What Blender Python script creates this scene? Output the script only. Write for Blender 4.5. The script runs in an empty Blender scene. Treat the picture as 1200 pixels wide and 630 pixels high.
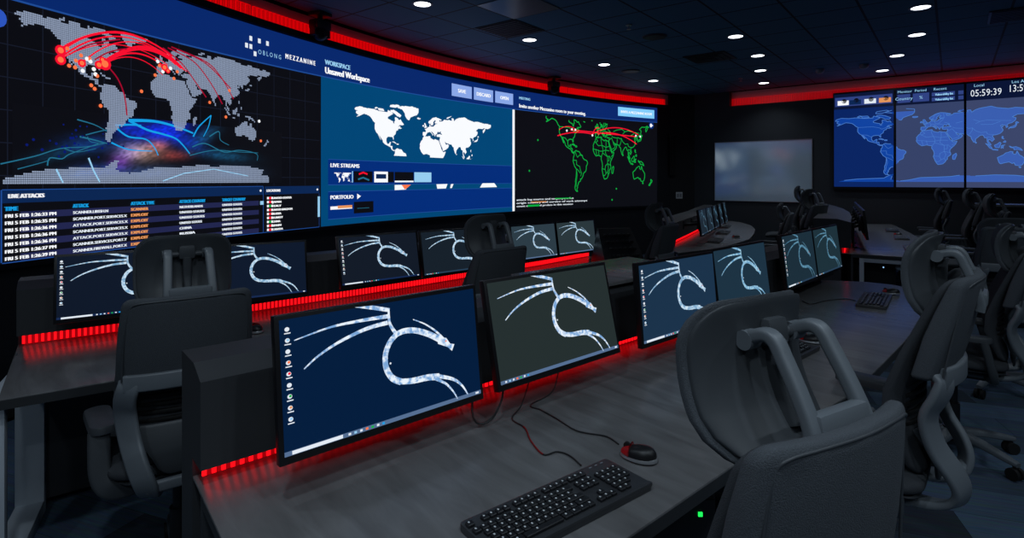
import bpy, bmesh, math, random
from mathutils import Vector, Matrix
from mathutils.geometry import tessellate_polygon
random.seed(7)
PI = math.pi
SC = bpy.context.scene
COL = SC.collection

# ------------------------------------------------------------------ camera
F, CX, HZ, EYE = 650.0, 600.0, 211.0, 1.475
cd = bpy.data.cameras.new('camera'); cam = bpy.data.objects.new('camera', cd); COL.objects.link(cam)
cam.location = (0, 0, EYE); cam.rotation_euler = (PI/2, 0, 0)
cd.sensor_width = 36.0; cd.lens = 36.0*F/1200.0
cd.shift_y = -(315.0-HZ)/1200.0
cd.clip_start = 0.05; cd.clip_end = 100
SC.camera = cam
SC.view_settings.view_transform = 'Standard'; SC.view_settings.look = 'None'
SC.view_settings.gamma = 1; SC.view_settings.exposure = 0
SC.view_settings.use_curve_mapping = False

def P(px, py, z):                      # plan point at height z seen at a pixel of the photo
    Y = F*(EYE-z)/(py-HZ); return Vector(((px-CX)/F*Y, Y, z))

# ------------------------------------------------------------------ materials
def lin(c):
    c /= 255.0
    return c/12.92 if c <= .04045 else ((c+.055)/1.055)**2.4
def rgb(r, g, b): return (lin(r), lin(g), lin(b), 1)
MATS = {}
def mat(name, col, rough=.6, metal=0.0, spec=.5, bump=None, noise=None, coat=0):
    if name in MATS: return MATS[name]
    m = bpy.data.materials.new(name); m.use_nodes = True; n = m.node_tree.nodes; l = m.node_tree.links
    b = n['Principled BSDF']; b.inputs['Base Color'].default_value = col
    b.inputs['Roughness'].default_value = rough; b.inputs['Metallic'].default_value = metal
    b.inputs['Specular IOR Level'].default_value = spec
    b.inputs['Coat Weight'].default_value = coat; b.inputs['Coat Roughness'].default_value = .08
    tc = n.new('ShaderNodeTexCoord')
    if noise:
        sc, amt = noise
        t = n.new('ShaderNodeTexNoise'); t.inputs['Scale'].default_value = sc; t.inputs['Detail'].default_value = 6
        l.new(tc.outputs['Object'], t.inputs['Vector'])
        r = n.new('ShaderNodeMix'); r.data_type = 'RGBA'
        r.inputs[6].default_value = tuple(max(0, c*(1-amt)) for c in col[:3])+(1,)
        r.inputs[7].default_value = tuple(c*(1+amt) for c in col[:3])+(1,)
        l.new(t.outputs['Fac'], r.inputs[0]); l.new(r.outputs[2], b.inputs['Base Color'])
    if bump:
        sc, st = bump
        t = n.new('ShaderNodeTexNoise'); t.inputs['Scale'].default_value = sc; t.inputs['Detail'].default_value = 3
        l.new(tc.outputs['Object'], t.inputs['Vector'])
        bp = n.new('ShaderNodeBump'); bp.inputs['Strength'].default_value = st; bp.inputs['Distance'].default_value = .004
        l.new(t.outputs['Fac'], bp.inputs['Height']); l.new(bp.outputs['Normal'], b.inputs['Normal'])
    MATS[name] = m; return m
def emit(name, col, s=1.0, gloss=True):
    if name in MATS: return MATS[name]
    m = bpy.data.materials.new(name); m.use_nodes = True; b = m.node_tree.nodes['Principled BSDF']
    b.inputs['Base Color'].default_value = (.004, .004, .005, 1); b.inputs['Roughness'].default_value = .45
    b.inputs['Specular IOR Level'].default_value = .25
    b.inputs['Emission Color'].default_value = col; b.inputs['Emission Strength'].default_value = s
    MATS[name] = m; return m
def emit_noise(name, c1, c2, scale, s=1.0):
    m = emit(name, c1, s); n = m.node_tree.nodes; l = m.node_tree.links
    tc = n.new('ShaderNodeTexCoord'); t = n.new('ShaderNodeTexNoise'); t.inputs['Scale'].default_value = scale
    t.inputs['Detail'].default_value = 4; l.new(tc.outputs['Object'], t.inputs['Vector'])
    r = n.new('ShaderNodeValToRGB'); r.color_ramp.elements[0].position = .4; r.color_ramp.elements[1].position = .58
    r.color_ramp.elements[0].color = c1; r.color_ramp.elements[1].color = c2
    l.new(t.outputs['Fac'], r.inputs[0]); l.new(r.outputs[0], n['Principled BSDF'].inputs['Emission Color'])
    return m

M = dict(
 wallL = mat('dark wall paint', (.010, .011, .014, 1), .6),
 wallB = mat('charcoal wall paint', (.030, .036, .045, 1), .7, bump=(140, .15)),
 black = mat('black plastic', (.012, .012, .014, 1), .42),
 bezel = mat('monitor bezel plastic', (.010, .010, .012, 1), .35),
 console = mat('charcoal laminate', (.040, .043, .048, 1), .5, bump=(300, .1)),
 fabric = mat('charcoal woven fabric', (.072, .082, .095, 1), .9, bump=(520, .45), noise=(420, .4)),
 seatfab = mat('dark seat fabric', (.042, .047, .055, 1), .95, bump=(480, .4)),
 shell = mat('dark grey chair plastic', (.060, .067, .075, 1), .42, spec=.4),
 frame = mat('grey chair frame plastic', (.15, .17, .19, 1), .40),
 rubber = mat('black rubber', (.01, .01, .01, 1), .7),
 steel = mat('pale grey painted steel', (.62, .68, .74, 1), .45, metal=.1),
 key = mat('black key plastic', (.015, .016, .019, 1), .4),
 legend = mat('white key legend', (.75, .78, .8, 1), .5),
 redpl = mat('glossy red plastic', (.45, .01, .015, 1), .25, coat=.5),
 silver = mat('silver plastic', (.35, .36, .38, 1), .3, metal=.4),
 cable = mat('black cable rubber', (.02, .02, .022, 1), .5),
 redcable = mat('red cable rubber', (.25, .01, .012, 1), .5),
 plate = mat('pale outlet plate', (.6, .62, .64, 1), .5),
 board = mat('glossy whiteboard', (.66, .84, .98, 1), .10, metal=.22, spec=.7),
 tbar = mat('ceiling grid black metal', (.006, .007, .009, 1), .5),
 darkbox = mat('black air grille', (.004, .004, .005, 1), .8),
 glosstile = mat('smooth grey ceiling panel', (.10, .115, .14, 1), .28),
 trim = mat('white lamp trim', (.25, .27, .3, 1), .5),
 dome = mat('smoked dome plastic', (.25, .28, .32, 1), .3),
 recess = mat('recess paint', (.60, .56, .56, 1), .8),
 led_on = emit('red light diode', (1, .004, .008, 1), 1.5),
 led_mid = emit('red diffuser', (1, .0, .008, 1), .32),
 cove_hi = emit('red cove diode', (.66, .0, .002, 1), 1.0),
 cove_lo = emit('red cove diffuser', (.48, .0, .001, 1), 1.0),
 lampglow = emit('lamp glow', (.9, .95, 1, 1), 5.0),
 white = emit('screen white', (.95, .97, 1, 1), 1.0),
 txt = emit('screen text white', (.85, .92, 1, 1), .9),
 bluewhite = emit('screen ice blue', rgb(150, 205, 240), 1),
 cyan = emit('screen cyan', rgb(20, 160, 230), 1),
 orange = emit('screen orange', rgb(230, 150, 90), 1),
 hot = emit('screen hot orange', rgb(255, 120, 70), 1),
 red = emit('screen red', (1, .005, .03, 1), .95),
 dimred = emit('screen dim red', rgb(165, 8, 45), 1),
 green = emit('screen green', rgb(10, 175, 65), 1),
 green_led = emit('green indicator', rgb(30, 255, 90), 1.3),
 blue_led = emit('blue indicator', rgb(150, 200, 255), 1.5),
 bg = emit('screen black', rgb(11, 12, 18), 1),
 gridc = emit('screen faint grid', rgb(22, 27, 42), 1),
 header = emit('screen header blue', rgb(8, 40, 108), 1),
 headline = emit('screen header line', rgb(30, 75, 150), 1),
 teal = emit('screen teal', rgb(0, 70, 118), 1),
 panel = emit('screen panel blue', rgb(3, 45, 122), 1),
 panel2 = emit('screen panel bar', rgb(11, 38, 82), 1),
 rowb = emit('screen row', rgb(34, 38, 78), 1),
 dots = emit('screen map dots', rgb(142, 156, 182), 1),
 button = emit('screen button', rgb(138, 168, 232), 1),
 button2 = emit('screen bright button', rgb(130, 205, 252), 1),
 ice = emit('screen ice teal', rgb(35, 110, 140), 1),
 deep = emit('screen deep blue', rgb(10, 25, 110), 1),
 violet = emit('screen violet', rgb(60, 30, 90), 1),
 tan = emit('screen tan', rgb(105, 85, 75), 1),
)

# ------------------------------------------------------------------ mesh builder
class MB:
    def __init__(s): s.bm = bmesh.new(); s.mats = []; s.i = 0
    def m(s, mt):
        if mt not in s.mats: s.mats.append(mt)
        s.i = s.mats.index(mt); return s
    def face(s, pts):
        try:
            f = s.bm.faces.new([s.bm.verts.new(p) for p in pts]); f.material_index = s.i; return f
        except ValueError: return None
    def mesh(s, verts, faces, X=None):
        vs = [s.bm.verts.new(X @ Vector(v) if X else v) for v in verts]
        for f in faces:
            try: q = s.bm.faces.new([vs[k] for k in f]); q.material_index = s.i
            except ValueError: pass
    def box(s, c, size, X=None, bevel=0, seg=2, taper=None):
        t = bmesh.new(); bmesh.ops.create_cube(t, size=1)
        for v in t.verts:
            v.co = Vector((v.co.x*size[0], v.co.y*size[1], v.co.z*size[2]))
            if taper and v.co.z > 0: v.co.x *= taper; v.co.y *= taper
        if bevel: bmesh.ops.bevel(t, geom=list(t.edges), offset=bevel, segments=seg, affect='EDGES', profile=.6)
        for v in t.verts:
            v.co += Vector(c)
            if X: v.co = X @ v.co
        s.take(t)
    def take(s, t):
        t.verts.ensure_lookup_table(); t.verts.index_update()
        vs = [s.bm.verts.new(v.co) for v in t.verts]
        for f in t.faces:
            try: q = s.bm.faces.new([vs[v.index] for v in f.verts]); q.material_index = s.i
            except ValueError: pass
        t.free()
    def loops(s, loops, cap=True, closed=True):
        L = [[s.bm.verts.new(p) for p in lp] for lp in loops]; n = len(L[0])
        for a, b in zip(L, L[1:]):
            for k in range(n if closed else n-1):
                try: q = s.bm.faces.new((a[k], a[(k+1) % n], b[(k+1) % n], b[k])); q.material_index = s.i
                except ValueError: pass
        if cap:
            for lp, rev in ((L[0], True), (L[-1], False)):
                try: q = s.bm.faces.new(lp[::-1] if rev else lp); q.material_index = s.i
                except ValueError: pass
    def sweep(s, path, prof, ref=Vector((0, 0, 1)), scale=None, refs=None):
        path = [Vector(p) for p in path]; out = []
        for i, p in enumerate(path):
            t = (path[min(i+1, len(path)-1)]-path[max(i-1, 0)]).normalized()
            r = Vector(refs[i]) if refs else ref
            x = t.cross(r)
            if x.length < 1e-4: x = t.cross(Vector((0, 1, .01)))
            x.normalize(); y = x.cross(t).normalized(); k = scale[i] if scale else 1
            out.append([p+x*(a*k)+y*(b*k) for a, b in prof])
        s.loops(out)
    def tube(s, path, r, n=8, ref=Vector((0, 0, 1)), scale=None):
        s.sweep(path, [(r*math.cos(2*PI*k/n), r*math.sin(2*PI*k/n)) for k in range(n)], ref, scale)
    def cyl(s, a, b, r, r2=None, n=20):
        a = Vector(a); b = Vector(b); r2 = r if r2 is None else r2; t = (b-a).normalized()
        x = t.orthogonal().normalized(); y = t.cross(x)
        ring = lambda c, q: [c+x*(q*math.cos(2*PI*k/n))+y*(q*math.sin(2*PI*k/n)) for k in range(n)]
        s.loops([ring(a, r), ring(b, r2)])
    def prism(s, pts, z0, z1, bevel=0):
        t = bmesh.new(); vs = [t.verts.new((p[0], p[1], z0)) for p in pts]
        f = t.faces.new(vs); r = bmesh.ops.extrude_face_region(t, geom=[f])
        for v in [g for g in r['geom'] if isinstance(g, bmesh.types.BMVert)]: v.co.z = z1
        bmesh.ops.recalc_face_normals(t, faces=list(t.faces))
        if bevel:
            es = [e for e in t.edges if abs(e.verts[0].co.z-z1) < 1e-6 and abs(e.verts[1].co.z-z1) < 1e-6]
            bmesh.ops.bevel(t, geom=es, offset=bevel, segments=2, affect='EDGES', profile=.5)
        s.take(t)
    def slab(s, rows, n=4.0, seg=28, X=None, rt=0, rb=0):
        """closed loft of superellipse sections; row = (z, y, half width, thickness, curve)"""
        rows = list(rows)
        def interp(z):
            for a, b in zip(rows, rows[1:]):
                if a[0]-1e-9 <= z <= b[0]+1e-9:
                    k = (z-a[0])/(b[0]-a[0]); return [a[j]+(b[j]-a[j])*k for j in range(5)]
        z0, z1 = rows[0][0], rows[-1][0]; zs = [r[0] for r in rows if z0+rb < r[0] < z1-rt]
        out = []
        for k in range(6 if rb else 1):
            a = k/5*PI/2 if rb else 0
            out.append((z0+rb*(1-math.cos(a)), rb*(1-math.sin(a)) if rb else 0, .35+.65*math.sin(a) if rb else 1))
        out += [(z, 0, 1) for z in zs]
        for k in range(6 if rt else 1):
            a = k/5*PI/2 if rt else 0
            out.append((z1-rt*(1-math.sin(a)) if rt else z1, rt*(1-math.cos(a)) if rt else 0, .35+.65*math.cos(a) if rt else 1))
        L = []
        for z, inset, ts in out:
            q = interp(min(max(z, z0), z1)); hw = q[2]-inset; lp = []
            for k in range(seg):
                a = 2*PI*k/seg; c, d = math.cos(a), math.sin(a)
                x = hw*math.copysign(abs(c)**(2/n), c); t = q[3]*ts/2*math.copysign(abs(d)**(2/n), d)
                p = Vector((x, q[1]+t+q[4]*(x/q[2])**2, z)); lp.append(X @ p if X else p)
            L.append(lp)
        s.loops(L)
    def build(s, name, parent=None, smooth=35, loc=None):
        bmesh.ops.recalc_face_normals(s.bm, faces=list(s.bm.faces))
        me = bpy.data.meshes.new(name); s.bm.to_mesh(me); s.bm.free()
        for mt in s.mats: me.materials.append(mt)
        if smooth:
            for p in me.polygons: p.use_smooth = True
            me.set_sharp_from_angle(angle=math.radians(smooth))
        o = bpy.data.objects.new(name, me); COL.objects.link(o)
        if parent: o.parent = parent
        if loc: o.location = loc
        return o
    def flat(s, name, parent=None):
        me = bpy.data.meshes.new(name); s.bm.to_mesh(me); s.bm.free()
        for mt in s.mats: me.materials.append(mt)
        o = bpy.data.objects.new(name, me); COL.objects.link(o)
        if parent: o.parent = parent
        return o

def tag(o, label, cat, group=None):
    o['label'] = label; o['category'] = cat
    if group: o['group'] = group
    return o
def thing(name, label, cat, loc=(0, 0, 0), rz=0, group=None):
    o = bpy.data.objects.new(name, None); COL.objects.link(o); o.empty_display_size = .1
    o.location = loc; o.rotation_euler = (0, 0, rz); return tag(o, label, cat, group)
def structure(o): o['kind'] = 'structure'; return o
def copy_tree(o, parent=None):
    c = o.copy(); COL.objects.link(c)
    if parent: c.parent = parent; c.matrix_parent_inverse = o.matrix_parent_inverse.copy()
    for ch in list(o.children): copy_tree(ch, c)
    return c
def rotz(a): return Matrix.Rotation(a, 4, 'Z')
def spline(pts, n=8):
    pts = [Vector(p) for p in pts]; out = []
    for i in range(len(pts)-1):
        p0, p1, p2, p3 = pts[max(i-1, 0)], pts[i], pts[i+1], pts[min(i+2, len(pts)-1)]
        for k in range(n):
            t = k/n
            out.append(.5*((2*p1)+(p2-p0)*t+(2*p0-5*p1+4*p2-p3)*t*t+(3*p1-p0-3*p2+p3)*t**3))
    return out+[pts[-1]]
def rrect(w, h, r, n=3):
    out = []
    for cx, cy, a0 in ((w/2-r, h/2-r, 0), (-w/2+r, h/2-r, PI/2), (-w/2+r, -h/2+r, PI), (w/2-r, -h/2+r, 1.5*PI)):
        for k in range(n+1):
            a = a0+k/n*PI/2; out.append((cx+r*math.cos(a), cy+r*math.sin(a)))
    return out

# ------------------------------------------------------------------ 2D drawing mapped on a surface
def quad2(mb, fn, x0, x1, y0, y1, step=.25):
    n = max(1, int(math.ceil(abs(x1-x0)/step)))
    for k in range(n):
        a = x0+(x1-x0)*k/n; b = x0+(x1-x0)*(k+1)/n
        mb.face((fn(a, y0), fn(b, y0), fn(b, y1), fn(a, y1)))
def stroke(mb, fn, pts, w0, w1=None, step=.2, taper=None):
    w1 = w0 if w1 is None else w1; P2 = []
    for a, b in zip(pts, pts[1:]):
        d = math.hypot(b[0]-a[0], b[1]-a[1]); n = max(1, int(d/step))
        P2 += [(a[0]+(b[0]-a[0])*k/n, a[1]+(b[1]-a[1])*k/n) for k in range(n)]
    P2.append(pts[-1]); N = len(P2); L = []; R = []
    for i, p in enumerate(P2):
        a = P2[max(i-1, 0)]; b = P2[min(i+1, N-1)]; dx, dy = b[0]-a[0], b[1]-a[1]; d = math.hypot(dx, dy) or 1
        f = i/max(1, N-1); w = (taper(f) if taper else w0+(w1-w0)*f)/2
        L.append(fn(p[0]-dy/d*w, p[1]+dx/d*w)); R.append(fn(p[0]+dy/d*w, p[1]-dx/d*w))
    for i in range(N-1): mb.face((R[i], R[i+1], L[i+1], L[i]))
def disc2(mb, fn, x, y, r, n=12, ry=None):
    ry = ry or r
    mb.face([fn(x+r*math.cos(2*PI*k/n), y+ry*math.sin(2*PI*k/n)) for k in range(n)])
def poly2(mb, fn, pts):
    for t in tessellate_polygon([[Vector((p[0], p[1], 0)) for p in pts]]):
        mb.face([fn(*pts[k]) for k in t])
_TX = {}
def text_geo(body):
    if body in _TX: return _TX[body]
    cu = bpy.data.curves.new('t', 'FONT'); cu.body = body; cu.size = 1; cu.resolution_u = 2
    o = bpy.data.objects.new('t', cu); COL.objects.link(o)
    dg = bpy.context.evaluated_depsgraph_get(); me = bpy.data.meshes.new_from_object(o.evaluated_get(dg))
    g = ([(v.co.x, v.co.y) for v in me.vertices], [list(p.vertices) for p in me.polygons])
    bpy.data.objects.remove(o); bpy.data.curves.remove(cu); bpy.data.meshes.remove(me)
    _TX[body] = g; return g
def text(mb, fn, body, x, y, size, width=None, bold=0, align='l'):
    vs, fs = text_geo(body)
    if not vs: return
    w = max(v[0] for v in vs); kx = size if width is None else width/w
    x0 = x-(w*kx/2 if align == 'c' else 0)
    for dx in ((0, bold, -bold) if bold else (0,)):
        mb.mesh([fn(x0+v[0]*kx+dx, y+v[1]*size) for v in vs], fs)

# ------------------------------------------------------------------ world map data (lon, lat)
LAND = [
 [(-168,65.5),(-166,68.5),(-156,71.3),(-141,69.7),(-128,70.5),(-115,68.5),(-108,68),(-95,68),(-94,72),(-85,69.5),(-82,67),(-87,64.5),(-94,61),(-94.5,58.5),(-88,56.5),(-82,55),(-82,52.5),(-79,51.5),(-79.5,54.5),(-77,56.5),(-78,60),(-77.5,62.5),(-71,61),(-69,58.8),(-66,58.7),(-64,60),(-61.5,56.5),(-57,53),(-56,51.5),(-60,50.2),(-66.5,50.2),(-70,47),(-65,48.8),(-64.5,46.2),(-61,45.5),(-66,43.7),(-67,44.7),(-70.5,43.2),(-70,41.7),(-74,40.6),(-75.5,38),(-76,35),(-81,31.5),(-80.2,26),(-81.5,25.5),(-82.7,28.5),(-84.5,30),(-89.5,30),(-94,29.5),(-97.3,27),(-97.8,22.5),(-96,19),(-94.3,18.2),(-91,18.7),(-90.3,21),(-87,21.5),(-88,18),(-88.8,15.8),(-83.5,15),(-83.7,11),(-81.5,8.9),(-79.5,9.5),(-77.5,8.5),(-80,7.4),(-83,8.3),(-85.8,10),(-87.5,13),(-92,14.5),(-96,15.8),(-101,17.3),(-105.5,20.3),(-106,23),(-109.5,26.5),(-112.5,29.5),(-114.7,31.7),(-112,27.5),(-109.7,23),(-112,25),(-115,29.5),(-117.2,32.7),(-120.6,34.6),(-124,40),(-124,46.5),(-123,49),(-127.5,51.5),(-130.5,55),(-135,58.5),(-141,60),(-147,61),(-152,59),(-158,56.5),(-164.5,54.6),(-158,58.7),(-162,59),(-165,61),(-164,63.5),(-161,64.5)],
 [(-73,78.3),(-60,82),(-35,83.5),(-20,81.5),(-20,75),(-24,70.5),(-32,68),(-40,65),(-43,60),(-48,61),(-53,66),(-54,70.5),(-60,76)],
 [(-88,73),(-80,73.5),(-72,71),(-62,66.5),(-65,63),(-72,64),(-78,67.5),(-88,70.5)],
 [(-117,73),(-105,73),(-102,69.5),(-115,69.2)], [(-90,77),(-88,81),(-70,83),(-65,81),(-78,77)], [(-125,72),(-120,74.3),(-116,73),(-122,71)],
 [(-84.8,21.9),(-80,23),(-75,20.7),(-74.2,20.1),(-77.5,19.9),(-78,20.7)], [(-74,18.5),(-73,19.9),(-69,19.5),(-68.5,18.3),(-71.5,17.8)],
 [(-24,65.5),(-22,66.3),(-15,66),(-14,64.8),(-19,63.4),(-22.5,63.9)],
 [(-77.5,8.5),(-75,11),(-71.5,12.3),(-68,11),(-62,10.7),(-57,6),(-51.5,4.5),(-50,0.5),(-44,-2.8),(-39,-3.3),(-35.2,-6),(-35,-9),(-39,-13.5),(-39,-18),(-41,-22),(-45,-23.5),(-48.5,-26),(-49,-29),(-52.5,-33),(-55,-35),(-58,-34.2),(-57,-36.5),(-58,-38.3),(-62,-39),(-62.5,-41),(-65,-41),(-64,-43),(-67.5,-46.3),(-66,-48),(-69,-51),(-68.5,-53),(-66,-55),(-71,-54.5),(-74.5,-51),(-75,-47),(-73,-42.5),(-73.6,-37.5),(-71.5,-32),(-70.3,-24),(-70.3,-18.5),(-76,-14),(-79.5,-8),(-81.3,-4.7),(-80,-2.5),(-80,0.5),(-77.5,4),(-77.5,7)],
 [(-6,35.8),(-1,35.7),(10,37.2),(11,33.8),(15,32.4),(20,30.8),(22,32.8),(29,31),(32.5,31),(33,28.5),(35.5,24),(37.3,20.8),(39.5,15.5),(43,12),(44,10.5),(51,11.8),(48,5),(43,-0.5),(39.5,-4.7),(39,-8.5),(40.6,-12),(40.5,-15.5),(35,-20),(35.4,-24),(32.8,-26),(32,-29),(27.5,-33.5),(20,-34.8),(18.2,-33),(15,-27),(12,-18),(13.5,-12),(12,-5.5),(9,-1),(9.7,3.8),(6,4.3),(1,6),(-7.5,4.4),(-13,8.5),(-17,14.7),(-16,20),(-17,21.5),(-13,27.5),(-9.8,29.8),(-9.5,32.5)],
 [(-9,37),(-9.3,39),(-8.8,43.2),(-1.8,43.4),(-1.2,46),(-4.5,48.4),(-1.6,48.7),(1.6,50.2),(4,51.8),(8,53.6),(8.2,57),(10.5,57.6),(10,54.5),(14,54),(19,54.4),(21,57),(24,57.3),(23.5,59.2),(30,59.8),(23,60),(21.5,61.5),(25.2,64.9),(22,65.8),(17.3,61.5),(18.5,60),(16.5,56.7),(12.8,55.6),(11,59),(7.5,58.1),(5.2,60),(5.5,62),(12,66),(16,69),(24,71),(31,70.2),(41,67.5),(38,66),(33,66.7),(35,64.2),(40,64.7),(44,66),(46,68.2),(54,68.5),(60,69),(68,68.5),(67,72.5),(72.5,72.8),(74,68),(80,72.5),(87,75),(104,77.6),(113,74),(130,71),(140,72.5),(160,69.7),(170,70),(180,69),(180,65),(177,62.5),(170,60),(163.5,60),(162,56),(157,51),(155.7,56),(163,61.5),(160,61.5),(155,59.5),(143,59.3),(135.5,54.7),(141,52.5),(140,48),(135,43.5),(130.5,42.4),(127.5,39.8),(129.3,36),(126.5,34.5),(126.5,37.5),(125,39.7),(121.3,39),(121.5,40.8),(118,39.2),(119,37.3),(122.3,37.2),(119.3,35),(121.8,31.5),(121.5,28.5),(118,24.3),(113.5,22.2),(109.8,21.3),(108,21.5),(105.8,19),(109,13),(106.7,10.4),(105,8.7),(104.8,10.4),(102.5,12),(100.8,13.3),(99.3,10),(103.3,4),(104,1.4),(101,3),(98.3,8),(97.6,16.5),(94.5,16),(92,21.5),(90,22),(87,21.3),(82.3,16.6),(80.2,15),(79.8,10.3),(77.5,8.1),(73.5,16),(72.8,20.5),(70.5,20.9),(69,22.3),(67,24.8),(61.5,25.2),(57.2,26.8),(54,26.6),(51,28),(48.5,30),(50,26.5),(51.5,24.5),(54,24.1),(56.3,26),(59.8,22.4),(57.5,18.9),(52,15.6),(45,12.8),(43.2,13),(42.5,16.8),(39,21.5),(35,28),(34.3,31.3),(36,36.7),(30.5,36.5),(27.3,37),(26.3,39.5),(29,41.1),(35,42),(41.5,41.5),(37,45),(39,47.2),(35,46.2),(33.5,44.5),(30.5,46.5),(28,43.5),(28,41.7),(24,40.8),(23,38),(22.5,36.5),(19.4,41.8),(13.5,45.6),(12.4,44.3),(18.4,40),(16,38),(15.5,40.2),(10.3,43.8),(7.5,43.8),(3.2,43),(0,39.5),(-2,36.8),(-5.5,36.1)],
 [(-5.5,50.1),(1.3,51.2),(1.5,52.7),(-0.2,53.8),(-2,57.5),(-3.2,58.6),(-5.5,58.3),(-5,55),(-3,54.3),(-4.5,53),(-5,51.8)], [(-10,52),(-6.3,52.2),(-6,54.5),(-8,55.2),(-10,54)],
 [(130,31.5),(131.5,33.8),(135.8,33.5),(140,35.2),(142,39.5),(141.3,41.3),(139.8,38.8),(137,36.8),(133,35.5),(130.8,34)], [(140,42),(141.5,45.4),(145,43.3),(143,42)],
 [(44,-16.5),(49.3,-12.2),(50.3,-15.8),(47.2,-25),(44,-24.5),(43.5,-21)], [(79.8,9.5),(81.8,7.5),(80.5,6),(79.8,7)],
 [(95.3,5.5),(98.7,3.7),(104,-1.5),(106,-5.8),(102,-4),(98.5,1.7)], [(105.5,-6.8),(111,-6.5),(114.5,-7.8),(114.3,-8.7),(106.5,-7.4)],
 [(109,1.5),(113,3.2),(117,7),(119,5),(117.5,1),(116,-4),(110.2,-2.8)], [(119,-5.5),(119.5,0.5),(125,1.5),(120.5,.3),(123,-1),(121.5,-2),(122.5,-5.3),(120.5,-3)],
 [(131,-0.8),(135,-3.3),(141,-2.6),(147.5,-6),(150.5,-10.5),(144,-7.8),(138,-8.3),(137.8,-5.2),(133,-4)], [(120,16),(121,18.5),(122.2,17),(121.5,14),(124,12.8),(120.6,13.8)], [(122,7),(125,9.7),(126.3,7.5),(125.3,5.8)],
 [(113.5,-22.5),(114.2,-26),(115.7,-32),(118,-35),(124,-33),(131,-31.5),(135.5,-34.8),(138,-33),(140,-38),(146,-39),(150,-37.3),(153,-31),(153,-25),(149,-20.5),(146,-18.8),(142.5,-10.8),(141,-16),(139.5,-17.5),(135.5,-15),(136.8,-12.2),(132.5,-11.3),(130,-13),(126,-14),(122,-18)],
 [(144.8,-40.8),(148.3,-41),(147,-43.6)], [(173,-35),(178.3,-37.7),(175.2,-41.5),(173.8,-39.3)], [(172.7,-40.6),(174.2,-41.8),(170.5,-45.8),(168.3,-46.6),(166.6,-45.8)],
 [(52,71),(56,73.5),(68,77),(57,71)],
]
ANT = [(-178,-84),(-150,-77),(-125,-74),(-100,-73),(-75,-72),(-63,-65),(-57,-63.3),(-60,-68),(-62,-75),(-45,-78),(-30,-76),(-10,-71),(20,-70),(40,-69),(55,-66.5),(80,-68),(110,-66),(140,-67),(168,-71),(163,-78),(178,-80),(178,-89),(-178,-89)]
BORDERS = [[(-124,49),(-95,49),(-83,46),(-79,43),(-70,46)],[(-117,32.5),(-106,31.5),(-97,26)],[(-75,11),(-70,4),(-67,1),(-60,5),(-52,4)],[(-80,-4),(-70,-4),(-70,-11),(-60,-14),(-58,-20),(-54,-25),(-57,-30)],[(-69,-18),(-62,-22),(-58,-25)],[(-70,-20),(-68,-28),(-70,-36),(-72,-48)],
 [(-10,28),(0,22),(12,23),(24,20),(37,22)],[(-16,16),(-5,15),(5,13),(14,13),(23,15),(36,14)],[(-8,35),(-2,30),(-9,27)],[(8,37),(9,30),(12,23),(15,16),(14,10),(10,4)],[(25,32),(25,22),(23,10),(30,4),(36,5),(42,-1)],[(14,10),(24,6),(30,4),(30,-8),(23,-12),(22,-18),(12,-17)],[(0,15),(2,6)],[(-8,15),(-5,5)],[(30,-8),(40,-11)],[(22,-18),(25,-25),(20,-29),(16,-28)],[(30,-8),(33,-15),(30,-22),(32,-27)],[(25,-25),(30,-22)],[(35,5),(35,-3),(30,-3)],[(48,8),(42,4)],
 [(-1.5,43),(3,42.5)],[(6,51),(8,48),(7,44)],[(8,48),(14,48),(17,47),(22,48),(28,46)],[(14,54),(15,50),(22,49.5),(24,53),(28,56),(28,60)],[(30,60),(29,69)],[(11,59),(14,66),(22,69)],[(30,51),(38,48)],[(44,40),(48,38),(60,37),(66,38),(70,36),(75,37),(80,31),(88,27),(97,28),(98,24),(103,22),(108,22)],[(61,25),(62,36)],[(70,24),(75,32),(75,37)],[(49,48),(60,51),(77,53),(87,49),(98,51),(117,49),(130,48),(134,48)],[(80,45),(87,49)],[(88,43),(105,42),(118,47)],[(36,33),(43,37),(48,30)],[(44,17),(52,19),(55,23)],[(98,18),(103,17),(107,12)]]
def spans(polys, lat):
    iv = []
    for pl in polys:
        xs = []
        for (x0, y0), (x1, y1) in zip(pl, pl[1:]+pl[:1]):
            if (y0 <= lat) != (y1 <= lat): xs.append(x0+(lat-y0)/(y1-y0)*(x1-x0))
        xs.sort(); iv += list(zip(xs[::2], xs[1::2]))
    return iv
def draw_land(mb, fn, tf, polys, la0, la1, dl=1.0, dlon=12):
    lat = la0
    while lat < la1:
        for a, b in spans(polys, lat+dl/2):
            n = max(1, int((b-a)/dlon)); y0 = tf(0, lat)[1]; y1 = tf(0, lat+dl)[1]
            for k in range(n):
                x0 = tf(a+(b-a)*k/n, 0)[0]; x1 = tf(a+(b-a)*(k+1)/n, 0)[0]
                mb.face((fn(x0, y0), fn(x1, y0), fn(x1, y1), fn(x0, y1)))
        lat += dl
def draw_outline(mb, fn, tf, lines, w, la0=-90, la1=90, close=True):
    for pl in lines:
        q = pl+pl[:1] if close else pl
        for a, b in zip(q, q[1:]):
            if la0 < a[1] < la1 and la0 < b[1] < la1: stroke(mb, fn, [tf(*a), tf(*b)], w)

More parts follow.
